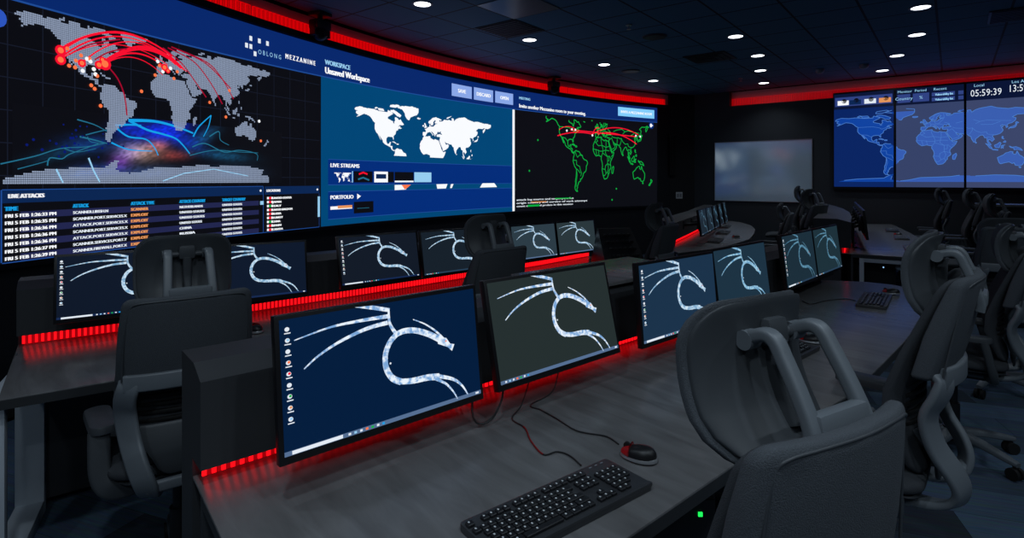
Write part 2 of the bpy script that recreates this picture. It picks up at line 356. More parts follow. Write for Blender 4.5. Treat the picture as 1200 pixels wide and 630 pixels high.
# ------------------------------------------------------------------ room shell
AC = Vector((9.334, .125)); AR = 12.835; PH0 = math.radians(165.3)
CEIL = 3.245
def arc(s, z, off=0):
    a = PH0-s/AR; return Vector((AC.x+(AR-off)*math.cos(a), AC.y+(AR-off)*math.sin(a), z))
def W(px, py):                          # photo pixel -> (s, z) on the curved display
    d = Vector(((px-CX)/F, 1.0)); A = d.dot(d); B = -2*d.dot(AC); C = AC.dot(AC)-AR*AR
    t = (-B+math.sqrt(B*B-4*A*C))/(2*A); p = d*t-AC
    return (PH0-math.atan2(p.y, p.x))*AR, EYE+(HZ-py)/F*t
S_END = W(770, 200)[0]
CORN = Vector((3.80, 11.55)); BD = Vector((.782, -.6233)).normalized(); BN = Vector((BD.y, -BD.x))   # BN points into the room
if BN.dot(-CORN) < 0: BN = -BN
def bw(t, z, off=0): p = CORN+BD*t+BN*off; return Vector((p.x, p.y, z))
def B(px, py):
    dx = (px-CX)/F; t = (dx*CORN.y-CORN.x)/(BD.x-dx*BD.y); return t, EYE+(HZ-py)/F*(CORN.y+BD.y*t)

S_IN = -3.2
arc_pts = [arc(S_IN+(S_END+.05-S_IN)*k/40, 0) for k in range(41)]
BT = 9.5
p_back_end = bw(BT, 0); p_r = p_back_end+Vector((-6.2, -8.0, 0)); p_rear = Vector((arc_pts[0].x, p_r.y, 0))
outline = [Vector((p.x, p.y, 0)) for p in arc_pts]+[Vector((CORN.x, CORN.y, 0)), p_back_end, p_r, p_rear]

def ceiling_material():
    m = bpy.data.materials.new('ceiling tiles'); m.use_nodes = True; n = m.node_tree.nodes; l = m.node_tree.links
    b = n['Principled BSDF']; b.inputs['Roughness'].default_value = .75
    g = n.new('ShaderNodeNewGeometry'); mp = n.new('ShaderNodeMapping'); mp.vector_type = 'POINT'
    l.new(g.outputs['Position'], mp.inputs['Vector'])
    ang = math.atan2(.6217, .783)                      # rotate so tile axes are x (along back wall) and y
    mp.inputs['Rotation'].default_value = (0, 0, ang)
    sp = n.new('ShaderNodeSeparateXYZ'); l.new(mp.outputs[0], sp.inputs[0])
    def cell(out, off):
        a = n.new('ShaderNodeMath'); a.operation = 'SUBTRACT'; l.new(out, a.inputs[0]); a.inputs[1].default_value = off
        d = n.new('ShaderNodeMath'); d.operation = 'DIVIDE'; l.new(a.outputs[0], d.inputs[0]); d.inputs[1].default_value = .6095
        f = n.new('ShaderNodeMath'); f.operation = 'FRACT'; l.new(d.outputs[0], f.inputs[0])
        c = n.new('ShaderNodeMath'); c.operation = 'SUBTRACT'; l.new(f.outputs[0], c.inputs[0]); c.inputs[1].default_value = .5
        e = n.new('ShaderNodeMath'); e.operation = 'ABSOLUTE'; l.new(c.outputs[0], e.inputs[0])
        k = n.new('ShaderNodeMath'); k.operation = 'GREATER_THAN'; l.new(e.outputs[0], k.inputs[0]); k.inputs[1].default_value = .481
        return k
    kx = cell(sp.outputs[0], -2.569); ky = cell(sp.outputs[1], 4.18)
    mx = n.new('ShaderNodeMath'); mx.operation = 'MAXIMUM'; l.new(kx.outputs[0], mx.inputs[0]); l.new(ky.outputs[0], mx.inputs[1])
    r = n.new('ShaderNodeMix'); r.data_type = 'RGBA'; l.new(mx.outputs[0], r.inputs[0])
    no = n.new('ShaderNodeTexNoise'); no.inputs['Scale'].default_value = 90; l.new(mp.outputs[0], no.inputs['Vector'])
    r2 = n.new('ShaderNodeMix'); r2.data_type = 'RGBA'; l.new(no.outputs['Fac'], r2.inputs[0])
    r2.inputs[6].default_value = (.045, .140, .240, 1); r2.inputs[7].default_value = (.060, .175, .290, 1)  # blue light of the video wall tinted into the tile colour
    l.new(r2.outputs[2], r.inputs[6]); r.inputs[7].default_value = (.006, .007, .009, 1)
    l.new(r.outputs[2], b.inputs['Base Color']); return m
def carpet_material():
    m = bpy.data.materials.new('carpet planks'); m.use_nodes = True; n = m.node_tree.nodes; l = m.node_tree.links
    b = n['Principled BSDF']; b.inputs['Roughness'].default_value = .95; b.inputs['Specular IOR Level'].default_value = .1
    g = n.new('ShaderNodeNewGeometry'); mp = n.new('ShaderNodeMapping'); l.new(g.outputs['Position'], mp.inputs['Vector'])
    mp.inputs['Rotation'].default_value = (0, 0, .35)
    br = n.new('ShaderNodeTexBrick'); br.inputs['Scale'].default_value = 1; br.inputs['Brick Width'].default_value = 1.0
    br.inputs['Row Height'].default_value = .25; br.inputs['Mortar Size'].default_value = .001; br.offset = .37
    br.inputs['Color1'].default_value = (.028, .034, .044, 1); br.inputs['Color2'].default_value = (.085, .135, .200, 1)
    br.inputs['Mortar'].default_value = (.008, .01, .015, 1); l.new(mp.outputs[0], br.inputs['Vector'])
    mp2 = n.new('ShaderNodeMapping'); mp2.inputs['Scale'].default_value = (3, 60, 1); l.new(mp.outputs[0], mp2.inputs['Vector'])
    no = n.new('ShaderNodeTexNoise'); no.inputs['Scale'].default_value = 2; no.inputs['Detail'].default_value = 5; l.new(mp2.outputs[0], no.inputs['Vector'])
    r = n.new('ShaderNodeMix'); r.data_type = 'RGBA'; r.blend_type = 'MULTIPLY'; r.inputs[0].default_value = .8
    l.new(br.outputs['Color'], r.inputs[6]); l.new(no.outputs['Color'], r.inputs[7])
    gm = n.new('ShaderNodeMix'); gm.data_type = 'RGBA'; gm.blend_type = 'ADD'; gm.inputs[0].default_value = 1
    l.new(r.outputs[2], gm.inputs[6]); l.new(r.outputs[2], gm.inputs[7]); l.new(gm.outputs[2], b.inputs['Base Color'])
    return m

mb = MB().m(carpet_material()); mb.prism(outline, -.08, 0); structure(mb.build('floor', smooth=0))
mb = MB().m(ceiling_material()); mb.prism(outline, CEIL, CEIL+.08); structure(mb.build('ceiling', smooth=0))
# curved wall around the display, with a recessed light cove above
mb = MB().m(M['wallL'])
N = 60
def wall_strip(mb, s0, s1, prof, n=N):
    L = [[arc(s0+(s1-s0)*k/n, z, off) for off, z in prof] for k in range(n+1)]
    mb.loops(L, cap=True)
wall_strip(mb, S_IN, W(787, 200)[0], [(-.30, 0), (-.05, 0), (-.05, 2.945), (.03, 2.945), (.03, 3.012), (-.30, 3.012)])
mb.m(M['recess']); wall_strip(mb, S_IN, W(787, 200)[0], [(-.30, 3.0125), (-.10, 3.0125), (-.10, CEIL), (-.30, CEIL)])
e1 = arc(W(787, 200)[0], 0, -.05); e0 = arc(W(787, 200)[0], 0, -.30)
mb.m(M['wallL']); mb.prism([e1, Vector((CORN.x, CORN.y, 0)), Vector((CORN.x, CORN.y, 0))+Vector((-.2, .3, 0)), e0], 0, CEIL)
structure(mb.build('wall_left', smooth=20))
mb = MB().m(M['wallB'])
T0 = B(855, 110)[0]
def back_block(t0, t1, z0, z1, o0, o1): mb.mesh([bw(t, z, o) for t in (t0, t1) for o in (o0, o1) for z in (z0, z1)], [(0, 1, 3, 2), (4, 6, 7, 5), (0, 4, 5, 1), (2, 3, 7, 6), (1, 5, 7, 3), (0, 2, 6, 4)])
back_block(-.02, BT, 0, 2.955, -.25, 0); back_block(-.02, T0, 2.955, CEIL, -.25, 0); mb.m(M['recess']); back_block(T0, BT, 2.955, CEIL, -.25, -.12)
structure(mb.build('wall_back', smooth=0))
def wall_between(name, a, b):
    d = (b-a).normalized(); nn = Vector((d.y, -d.x, 0)); mb = MB().m(M['wallB'])
    if nn.dot(Vector((0, 2, 0))-a) > 0: nn = -nn
    mb.prism([a, b, b+nn*.2, a+nn*.2], 0, CEIL); structure(mb.build(name, smooth=0))
wall_between('wall_right', p_back_end, p_r); wall_between('wall_rear', p_r, p_rear)
wall_between('wall_entry', p_rear, arc_pts[0])

# ------------------------------------------------------------------ red cove lights
def cove(name, label, fn, s0, s1, seg_len, z0, z1, off):
    t = thing(name, label, 'light strip', fn(s0, z0, off)); base = Vector(fn(s0, z0, off))
    s = s0
    while s < s1-.05:
        e = min(s+seg_len-.03, s1); mb = MB(); n = max(2, int((e-s)/.05))
        for k in range(n):
            a = s+(e-s)*k/n; b = s+(e-s)*(k+1)/n; c1 = a+(b-a)*.5
            for x0, x1, mt in ((a, c1, M['cove_hi']), (c1, b, M['cove_lo'])):
                mb.m(mt); q = [(x, z, o) for x in (x0, x1) for o in (off, off-.025) for z in (z0, z1)]
                mb.mesh([fn(*v)-base for v in q], [(0, 2, 3, 1), (4, 5, 7, 6), (1, 3, 7, 5), (0, 4, 6, 2)])
        mb.build('light_segment', t, smooth=0); s += seg_len
    return t
cove('cove_light', 'red light strip in the recess above the long curved video wall', lambda s, z, o: arc(s, z, o), S_IN+.3, W(781, 115)[0], .98, 3.014, 3.135, -.04)
cove('cove_light', 'red light strip above the three wall displays on the back wall', lambda s, z, o: bw(s, z, o), B(857, 110)[0], BT-.4, 1.22, 2.958, 3.10, -.05)

# ------------------------------------------------------------------ curved video wall
OFF = [0.0]
def fa(s, z): return arc(s, z, OFF[0])
vw = thing('video_wall', 'long curved video wall showing a dotted attack map, white map and green map', 'video wall', arc(3, .97))
def vbuild(mb, name):
    o = mb.flat(name, vw); o.matrix_parent_inverse = Matrix.Translation(-vw.location); return o
S0 = -1.6
sA = W(376, 150)[0]; sB = W(603, 150)[0]
mb = MB().m(M['bezel']); wall_strip(mb, S0-.05, S_END+.04, [(-.045, .93), (-.003, .93), (-.003, 3.035-.09), (-.045, 2.945)]);
vbuild(mb, 'display_frame')
def hz(x): return W(x, 0)
OFF[0] = .0
mb = MB(); mb.m(M['bg']); quad2(mb, fa, S0, S_END, .965, 2.94)
vbuild(mb, 'display_panel')
# title band
def band_z(s):
    return 2.585+.006*s
OFF[0] = .003
mb = MB(); mb.m(M['header'])
n = 40
for k in range(n):
    a = S0+(S_END-S0)*k/n; b = S0+(S_END-S0)*(k+1)/n
    mb.face((fa(a, band_z(a)), fa(b, band_z(b)), fa(b, 2.938), fa(a, 2.938)))
OFF[0] = .005; mb.m(M['headline'])
stroke(mb, fa, [(S0+(S_END-S0)*k/n, band_z(S0+(S_END-S0)*k/n)) for k in range(n+1)], .012)
# logo dots + words
mb.m(M['txt'])
for x, y in ((293.5, 45), (288.5, 53), (293.5, 54.5), (303.5, 48), (313, 51), (298.5, 63)):
    s, z = W(x, y); quad2(mb, fa, s-.016, s+.016, z-.022, z+.022)
s, z = W(302, 60.5); mb.m(M['bluewhite']); text(mb, fa, 'O B L O N G', s, z-.02, .062, width=W(329, 60)[0]-s)
s, z = W(334, 66); mb.m(M['white']); text(mb, fa, 'M E Z Z A N I N E', s, z-.02, .070, width=W(369, 60)[0]-s, bold=.003)
s, z = W(380.5, 73); mb.m(M['bluewhite']); text(mb, fa, 'WORKSPACE', s, z-.02, .075, width=W(410, 60)[0]-s, bold=.004)
s, z = W(380.5, 84); mb.m(M['white']); text(mb, fa, 'Unsaved Workspace', s, z-.015, .10, width=W(432.5, 60)[0]-s, bold=.006)
for x0, x1, y0, y1, w in ((529, 552.5, 97.5, 113, 'SAVE'), (555, 577.5, 102, 117.5, 'DISCARD'), (580, 601, 106.5, 121, 'OPEN')):
    a, z1 = W(x0, y0); b, _ = W(x1, y0); _, z0 = W(x0, y1-1)
    OFF[0] = .006; mb.m(M['button']); quad2(mb, fa, a, b, z0, z1)
    OFF[0] = .008; mb.m(M['white']); text(mb, fa, w, (a+b)/2, (z0+z1)/2-.025, .075, bold=.004, align='c')
OFF[0] = .006
s, z = W(608, 115); mb.m(M['bluewhite']); text(mb, fa, 'MEETING', s, z-.015, .06, width=W(621, 60)[0]-s, bold=.003)
s, z = W(608, 123.5); mb.m(M['white']); text(mb, fa, 'Invite another Mezzanine room to your meeting.', s, z-.03, .085, width=W(686, 60)[0]-s, bold=.004)
a, z1 = W(724, 125); b, _ = W(766.5, 125); z0 = W(724, 135.5)[1]; mb.m(M['button2']); quad2(mb, fa, a, b, z0, z1)
OFF[0] = .008; mb.m(M['white']); text(mb, fa, 'INVITE A MEZZANINE ROOM', (a+b)/2, (z0+z1)/2-.025, .07, width=(b-a)*.85, bold=.003, align='c')
OFF[0] = .005
vbuild(mb, 'title_band')

# attack map window
mb = MB(); OFF[0] = .002
K1z = .36; sG = W(17, 40)[0]; K1 = (W(316, 80)[0]-sG)/348*180/PI
def t1(lon, lat): return sG+(lon+168)*K1*PI/180, 2.09+lat*K1z*PI/180 if lat > -60 else 1.63+(lat+63)*.0069
mb.m(M['gridc'])
for k in range(28): quad2(mb, fa, S0+.2*k, S0+.2*k+.006, 1.42, 2.58) if S0+.2*k < sA-.05 else None
for k in range(6): quad2(mb, fa, S0, sA-.02, 1.5+.2*k, 1.506+.2*k)
# glowing creature under the map: soft colours of the screen image, stored per vertex
OFF[0] = .003
def px(pts): return [W(*p) for p in pts]
BL = [(190, 153, 34, 12, 0, -.15, (8, 30, 185)), (215, 165, 22, 10, 0, .3, (5, 25, 120)), (152, 150, 20, 9, 0, 0, (5, 22, 120)), (168, 178, 22, 11, 0, 0, (135, 105, 85)), (150, 178, 16, 10, 0, 0, (60, 55, 100)), (140, 190, 12, 9, 0, 0, (60, 20, 80)), (205, 182, 18, 6, 0, 0, (95, 30, 25)), (186, 170, 12, 6, 0, 0, (110, 45, 40)),
 (262, 182, 30, 6, 0, .1, (10, 55, 80)), (240, 160, 16, 9, 0, -.5, (10, 50, 75)), (105, 168, 34, 11, 0, 0, (6, 28, 75)), (70, 180, 40, 8, 0, -.2, (5, 30, 45)), (118, 200, 30, 9, 0, 0, (20, 40, 95)), (180, 203, 40, 8, 0, 0, (40, 60, 100)), (270, 203, 30, 8, 0, 0, (25, 60, 90)), (90, 205, 24, 7, 0, 0, (30, 60, 100))]
cm = bpy.data.materials.new('screen creature glow'); cm.use_nodes = True; cb = cm.node_tree.nodes['Principled BSDF']
at = cm.node_tree.nodes.new('ShaderNodeVertexColor'); at.layer_name = 'glow'
cm.node_tree.links.new(at.outputs[0], cb.inputs['Emission Color']); cb.inputs['Emission Strength'].default_value = 1; cb.inputs['Base Color'].default_value = (.004, .004, .005, 1)
gs0, gs1 = W(14, 180)[0], W(330, 180)[0]; NX, NZ = 110, 40; gv = []; gc = []
for i in range(NX+1):
    for j in range(NZ+1):
        q = arc(gs0+(gs1-gs0)*i/NX, 1.45+.50*j/NZ, .0030); gv.append(tuple(q-vw.location)); X_, Y_ = CX+F*q.x/q.y, HZ+F*(EYE-q.z)/q.y
        c = [11, 12, 18]; grain = .75+.5*random.random()
        for bx, by, rx, ry, _, sl, bc in BL:
            dx, dy = X_-bx, Y_-by-sl*(X_-bx); g = math.exp(-(dx/rx)**2-(dy/ry)**2)*grain
            for k in range(3): c[k] += bc[k]*g
        gc.append(rgb(*[min(255, v) for v in c]))
me = bpy.data.meshes.new('creature_picture'); me.from_pydata(gv, [], [(i*(NZ+1)+j, (i+1)*(NZ+1)+j, (i+1)*(NZ+1)+j+1, i*(NZ+1)+j+1) for i in range(NX) for j in range(NZ)])
ca = me.color_attributes.new('glow', 'FLOAT_COLOR', 'POINT')
for k, c in enumerate(gc): ca.data[k].color = c
me.materials.append(cm); o = bpy.data.objects.new('creature_picture', me); COL.objects.link(o); o.parent = vw
OFF[0] = .004
def glowline(pts, w, c, step=.06):
    mb.m(M[c]); stroke(mb, fa, [W(v.x, v.y) for v in spline([Vector((p[0], p[1], 0)) for p in pts], 5)], w, w*.55, step=step)
for pts, w in (([(150, 141), (180, 142), (205, 148), (226, 156)], .024), ([(152, 142), (172, 152), (190, 157), (205, 162), (214, 170), (222, 180)], .018), ([(135, 147), (150, 146), (165, 147)], .018), ([(136, 150), (150, 160), (170, 163), (180, 172), (185, 182)], .014), ([(226, 160), (233, 148), (247, 135)], .014), ([(247, 135), (244, 148), (238, 160)], .010), ([(130, 167), (150, 175), (178, 177)], .012)): glowline(pts, w, 'cyan')
for pts, w in (([(0, 192), (40, 183), (70, 174), (100, 172), (122, 168)], .008), ([(55, 194), (58, 185), (72, 186), (80, 181), (96, 175), (115, 168)], .009), ([(93, 160), (110, 164), (125, 168)], .012), ([(90, 140), (110, 146), (125, 154)], .009), ([(225, 172), (240, 168), (262, 178), (280, 176), (300, 180), (301, 188)], .010), ([(245, 160), (256, 154), (258, 164), (268, 170)], .010), ([(100, 158), (120, 153), (140, 150)], .008), ([(20, 198), (50, 190), (58, 187)], .006), ([(222, 182), (250, 176), (280, 178), (302, 179)], .008), ([(102, 160), (106, 166), (122, 168)], .006), ([(75, 174), (90, 178), (112, 174)], .006)): glowline(pts, w, 'ice')
mb.m(M['deep'])
for k in range(30):
    s, z = W(random.gauss(90, 28), random.gauss(166, 9)); r = random.uniform(.005, .011); disc2(mb, fa, s, z, r, 6)
OFF[0] = .005; mb.m(M['dots'])
lat = -88.0; D = 2.05
while lat < 74:
    sp = spans(LAND+[ANT], lat)
    lon = -180.0
    while lon < 180:
        if any(a <= lon <= b for a, b in sp):
            x, y = t1(lon, lat)
            if y < band_z(x)-.01 and x < sA-.05: quad2(mb, fa, x-.0053, x+.0053, y-.0056, y+.0056)
        lon += D
    lat += D
OFF[0] = .007
mb.m(M['bluewhite'])
for pts, w in (([(65, 198), (73, 214)], .012), ([(103, 185), (109, 200), (116, 213)], .012), ([(190, 212), (215, 203), (250, 198), (290, 206)], .008)):
    stroke(mb, fa, px(pts), w, w*.8, step=.06)
def arcpx(a, b, h, n=14):
    (x0, y0), (x1, y1) = a, b
    return [(x0+(x1-x0)*k/n, y0+(y1-y0)*k/n-h*4*(k/n)*(1-k/n)) for k in range(n+1)]
mb.m(M['red'])
for a, b, h, w in (((70, 58), (201, 66), 24, .018), ((72, 66), (212, 80), 30, .012), ((121, 74), (212, 80), 20, .03), ((122, 75), (215, 82), 24, .016), ((121, 75), (196, 82), 16, .014), ((95, 74), (205, 76), 26, .010), ((72, 68), (196, 76), 20, .008), ((122, 75), (190, 88), 14, .008), ((71, 60), (218, 84), 34, .010)):
    stroke(mb, fa, px(arcpx(a, b, h)), w, w*.7, step=.1)
mb.m(M['dimred'])
for pts in ([(190, 56), (212, 74), (229, 97), (241, 114)], [(196, 56), (226, 72), (246, 97), (260, 122)], [(200, 55), (240, 72), (258, 90), (273, 116)], [(205, 57), (240, 74), (270, 104)], [(124, 76), (137, 92), (145, 112), (148, 135)], [(80, 64), (105, 52), (140, 46)], [(110, 70), (130, 60), (160, 56)]):
    stroke(mb, fa, px([tuple(v)[:2] for v in spline([Vector((p[0], p[1], 0)) for p in pts], 5)]), .010, step=.1)
for x, y, r in ((70, 59, .035), (70, 70, .035), (95, 74, .028), (122, 75, .045), (115, 76, .03), (192, 79, .03), (119, 70, .022), (196, 83, .02)):
    mb.m(M['red']); OFF[0] = .008; disc2(mb, fa, *W(x, y), r); mb.m(M['hot']); OFF[0] = .009; disc2(mb, fa, *W(x, y), r*.55)
OFF[0] = .008
for x, y in ((88, 71), (80, 77), (87, 79), (94, 65), (104, 69), (113, 89), (106, 100), (110, 104), (165, 107), (181, 88), (78, 57), (207, 84), (203, 92), (245, 120), (264, 137), (268, 106), (305, 165), (117, 124), (186, 77)):
    mb.m(M['hot']); disc2(mb, fa, *W(x, y), .014, 8)
mb.m(M['white'])
for x, y in ((109, 81), (96, 83), (101, 69), (111, 87), (303, 142), (105, 72), (199, 80), (184, 72), (190, 84)): disc2(mb, fa, *W(x, y), .015, 8)
mb.m(emit('screen round badge', rgb(45, 85, 190), 1)); disc2(mb, fa, *W(-3, 21), .045, 14, ry=.055)
vbuild(mb, 'attack_map_window')

# attack table window
mb = MB(); OFF[0] = .003
sT0 = W(2, 250)[0]; sT1 = W(308, 250)[0]; sU0 = W(310, 250)[0]; sU1 = W(374, 250)[0]
mb.m(M['panel2']); quad2(mb, fa, sT0, sT1, 1.335, 1.415); quad2(mb, fa, sU0, sU1, 1.335, 1.415)
mb.m(M['headline']); quad2(mb, fa, sT0, sT1, 1.413, 1.419); quad2(mb, fa, sT0-.008, sT0, .975, 1.415); quad2(mb, fa, sU1-.004, sU1, .975, 1.415); quad2(mb, fa, sT1, sT1+.006, .975, 1.415)
quad2(mb, fa, sT0, sU1, .968, .974)
mb.m(M['rowb'])
for r in (0, 2, 4, 6): quad2(mb, fa, sT0+.1, sT1-.05, 1.236-.0435*r, 1.2795-.0435*r)
OFF[0] = .005
cols = [W(x, 250)[0] for x in (5, 85, 153, 210, 260)]
mb.m(M['white']); text(mb, fa, 'LIVE ATTACKS', W(9, 250)[0], 1.365, .036, width=W(51, 250)[0]-W(9, 250)[0], bold=.004)
mb.m(M['cyan'])
for c, w, e in zip(cols, ('TIME', 'ATTACK', 'ATTACK TYPE', 'ATTACK COUNTRY', 'TARGET COUNTRY'), (20, 103, 180, 240, 287)):
    text(mb, fa, w, c, 1.288, .036, width=W(e, 250)[0]-c, bold=.004)
times = ('33', '35', '36', '36', '36', '37', '39'); atk = ('SCANNER.LIBSSH.N', 'SCANNER.PORT.SERVICES.X', 'ATTACK.PORT.SERVICES.X', 'SCANNER.PORT.SERVICES.X', 'ATTACK.PORT.SERVICES.X', 'SCANNER.SERVICES.PORT.Y', 'SCANNER.FIREWALL.PORT.X')
ctry = ('NETHERLANDS', 'UNITED STATES', 'UNITED STATES', 'UNITED STATES', 'CHINA', 'RUSSIA', 'RUSSIAN FEDERATION')
ends = (126, 148, 149, 149, 149, 148, 148)
for r in range(7):
    z = 1.246-.0435*r
    mb.m(M['white']); text(mb, fa, 'FRI 5 FEB 1:26:%s PM' % times[r], cols[0], z, .030, width=W(65, 250)[0]-cols[0], bold=.0025)
    mb.m(M['txt']); text(mb, fa, atk[r], cols[1], z, .027, width=W(ends[r], 250)[0]-cols[1], bold=.002)
    text(mb, fa, ctry[r], cols[3], z, .027, width=W((237, 239, 239, 236, 224, 228, 251)[r], 250)[0]-cols[3], bold=.004)
    text(mb, fa, 'UNITED STATES', cols[4], z, .027, width=W(283, 250)[0]-cols[4], bold=.004)
    mb.m(M['orange']); text(mb, fa, 'EXPLOIT' if r else 'SCANNER', cols[2], z, .030, width=W(173, 250)[0]-cols[2], bold=.004)
mb.m(M['white']); text(mb, fa, 'LOCATIONS', W(312, 250)[0], 1.362, .034, width=W(328, 250)[0]-W(312, 250)[0], bold=.004)
names = ('UNITED STATES', 'JAPAN', 'ITALY', 'UNITED KINGDOM', 'RUSSIA', 'TURKEY', 'CHINA', 'SPAIN', 'CANADA'); we = (341, 329, 329, 342, 329, 331, 328, 329, 331)
for r in range(9):
    z = 1.29-.0385*r; x = W(312.5, 250)[0]
    mb.m(M['white']); text(mb, fa, names[r], W(319, 250)[0], z, .028, width=W(we[r], 250)[0]-W(319, 250)[0], bold=.004); quad2(mb, fa, x, x+.07, z, z+.022)
    mb.m(M['red'] if r not in (2, 6) else M['green']); OFF[0] = .007; quad2(mb, fa, x+.02, x+.05, z, z+.022); OFF[0] = .005
mb.m(M['bluewhite']); x = W(372, 250)[0]; quad2(mb, fa, x, x+.03, 1.08, 1.30); x = W(304.5, 250)[0]; quad2(mb, fa, x, x+.04, 1.24, 1.275)
mb.m(M['white'])
for x in (305, 371.5): disc2(mb, fa, W(x, 250)[0], 1.375, .012, 6)
vbuild(mb, 'attack_table_window')

# workspace window
mb = MB(); OFF[0] = .002
mb.m(M['teal']); n = 12
for k in range(n):
    a = sA+(sB-.05-sA)*k/n; b = sA+(sB-.05-sA)*(k+1)/n; mb.face((fa(a, .972), fa(b, .972), fa(b, band_z(b)), fa(a, band_z(a))))
mb.m(M['white']); quad2(mb, fa, sB-.055, sB+.0, .975, band_z(sB)-.01)
OFF[0] = .004
sW0 = W(415, 130)[0]; sW1 = W(575, 150)[0]; k2 = (sW1-sW0)/(180+168)
def t2(lon, lat): return sW0+(lon+168)*k2, 1.785+lat*.45*PI/180
mb.m(M['white']); draw_land(mb, fa, t2, LAND, 0, 83, .9)
def pp(y0, y1, m_, o):
    OFF[0] = o; mb.m(M[m_])
sL0 = W(384, 200)[0]; sL1 = sB-.075
zL1 = W(384, 186.5)[1]; zL0 = W(384, 216.5)[1]; zP1 = W(384, 224.5)[1]; zP0 = W(384, 257)[1]
OFF[0] = .006; mb.m(M['panel']); quad2(mb, fa, sL0, sL1, zL0, zL1); quad2(mb, fa, sL0, sL1, zP0, zP1)
OFF[0] = .0075; mb.m(M['headline'])
for z0, z1 in ((zL0, zL1), (zP0, zP1)):
    for z in (z0, z1): quad2(mb, fa, sL0, sL1, z-.004, z+.004)
OFF[0] = .008
mb.m(M['white']); s = W(386.5, 190)[0]
text(mb, fa, 'LIVE STREAMS', s, zL1-.085, .062, width=W(420.5, 190)[0]-s, bold=.004)
text(mb, fa, 'PORTFOLIO', s, zP1-.085, .062, width=W(413.5, 190)[0]-s, bold=.004)
x = W(418, 230)[0]; poly2(mb, fa, [(x, zP1-.095), (x+.06, zP1-.062), (x, zP1-.03)])
zt1 = zL1-.125; zt0 = zL0+.025
def thumb(x0, x1, m_, z0=zt0, z1=zt1): mb.m(M[m_]); quad2(mb, fa, W(x0, 200)[0], W(x1, 200)[0], z0, z1); return W(x0, 200)[0], W(x1, 200)[0]
a, b = thumb(387, 412, 'panel'); thumb(411, 413, 'bluewhite')
OFF[0] = .009; mb.m(M['white']); draw_land(mb, fa, lambda lo, la: (a+(b-a)*(.15+.8*(lo+170)/350), zt0+(zt1-zt0)*(.35+.5*la/70)), LAND, -50, 70, 4, 40); OFF[0] = .008
thumb(414, 436, 'bg'); OFF[0] = .009; mb.m(M['red']); stroke(mb, fa, px([(420, 204), (425, 202), (430, 204)]), .02); mb.m(M['ice']); stroke(mb, fa, px([(419, 210), (425, 208), (432, 211)]), .02); OFF[0] = .008
a, b = thumb(438, 454, 'white'); OFF[0] = .009; thumb(440, 452, 'panel2', zt0+.045, zt1-.03); OFF[0] = .008; thumb(454, 461, 'bg')
thumb(462, 484, 'bg'); OFF[0] = .009; thumb(462, 484, 'white', zt0, zt0+.02); OFF[0] = .008; thumb(485, 505, 'bluewhite')
mb.m(M['white'])
for pts in ([(462, 216.6), (478, 216.4), (475, 222), (462, 222.6)], [(511, 215.8), (524, 215.4), (522, 220.6), (512, 221)], [(528, 215.6), (531, 215.5), (529, 220.2), (527, 220.2)], [(565, 214.6), (579, 214.4), (582, 219), (562, 219.6)]): poly2(mb, fa, px(pts))
mb.m(M['hot']); OFF[0] = .009; poly2(mb, fa, px([(470, 216.5), (481, 216.3), (474, 222)]))
zq1 = zP1-.125; zq0 = zP0+.045
thumb(386.5, 412, 'white', zq0+.06, zq1-.04); OFF[0] = .010; thumb(395, 412, 'orange', zq0+.07, zq0+.10); thumb(400, 407, 'cyan', zq0+.1, zq1-.05); OFF[0] = .009; thumb(414, 437, 'bg', zq0, zq1); OFF[0] = .010; thumb(418, 432, 'ice', zq0+.06, zq1-.08)
vbuild(mb, 'workspace_window')

# meeting window: green outline map
mb = MB(); OFF[0] = .003
s674 = W(675.5, 200)[0]; s763 = W(762, 200)[0]; k3 = (s763-s674)/(172+70)
def t3(lon, lat): return s674+(lon+70)*k3, 1.877+lat*.63*PI/180
mb.m(M['green']); draw_outline(mb, fa, t3, [p for p in LAND], .016, -60, 64)
draw_outline(mb, fa, t3, BORDERS, .012, -60, 64, close=False)
OFF[0] = .005; mb.m(M['red'])
for a, b, h, w in (((655, 152), (675, 152), 4, .014), ((653, 159), (694, 157), 3, .02), ((668, 152), (745, 160), 0, .02), ((694, 157), (748, 158), 8, .018), ((700, 157), (746, 169), 6, .02), ((694, 157), (702, 150), 3, .018)):
    stroke(mb, fa, px(arcpx(a, b, h)), w, step=.1)
OFF[0] = .006; mb.m(M['white'])
for x, y in ((664, 153), (670, 151.5), (674, 152), (694, 158.5), (745, 159), (750, 160)): disc2(mb, fa, *W(x, y), .022, 8)
s, z = W(763, 147); mb.m(M['panel']); disc2(mb, fa, s, z, .07, 16); OFF[0] = .008; mb.m(M['white']); disc2(mb, fa, s-.012, z, .03, 10, ry=.04); poly2(mb, fa, [(s+.02, z-.02), (s+.045, z), (s+.02, z+.02)])
OFF[0] = .005
for r, (body, e) in enumerate((('attack log source and target port list', 672), ('origin country and service of each attempt', 688), ('count of blocked probes in this session', 671))):
    s = W(605, 236+r*3.4)[0]; z = 1.14-.052*r
    mb.m(M['txt']); text(mb, fa, body, s, z, .042, width=W(e, 240)[0]-s, bold=.003)
mb.m(M['green']); OFF[0] = .007; quad2(mb, fa, W(650, 240)[0], W(670, 240)[0], 1.145, 1.165); quad2(mb, fa, W(618, 240)[0], W(632, 240)[0], 1.035, 1.065)
mb.m(M['orange']); quad2(mb, fa, W(622, 240)[0], W(640, 240)[0], 1.10, 1.115)
mb.m(M['green'])
for x, y in ((630, 164), (620, 200), (722, 221), (717, 234)): disc2(mb, fa, *W(x, y), .018, 6)
vbuild(mb, 'meeting_window')

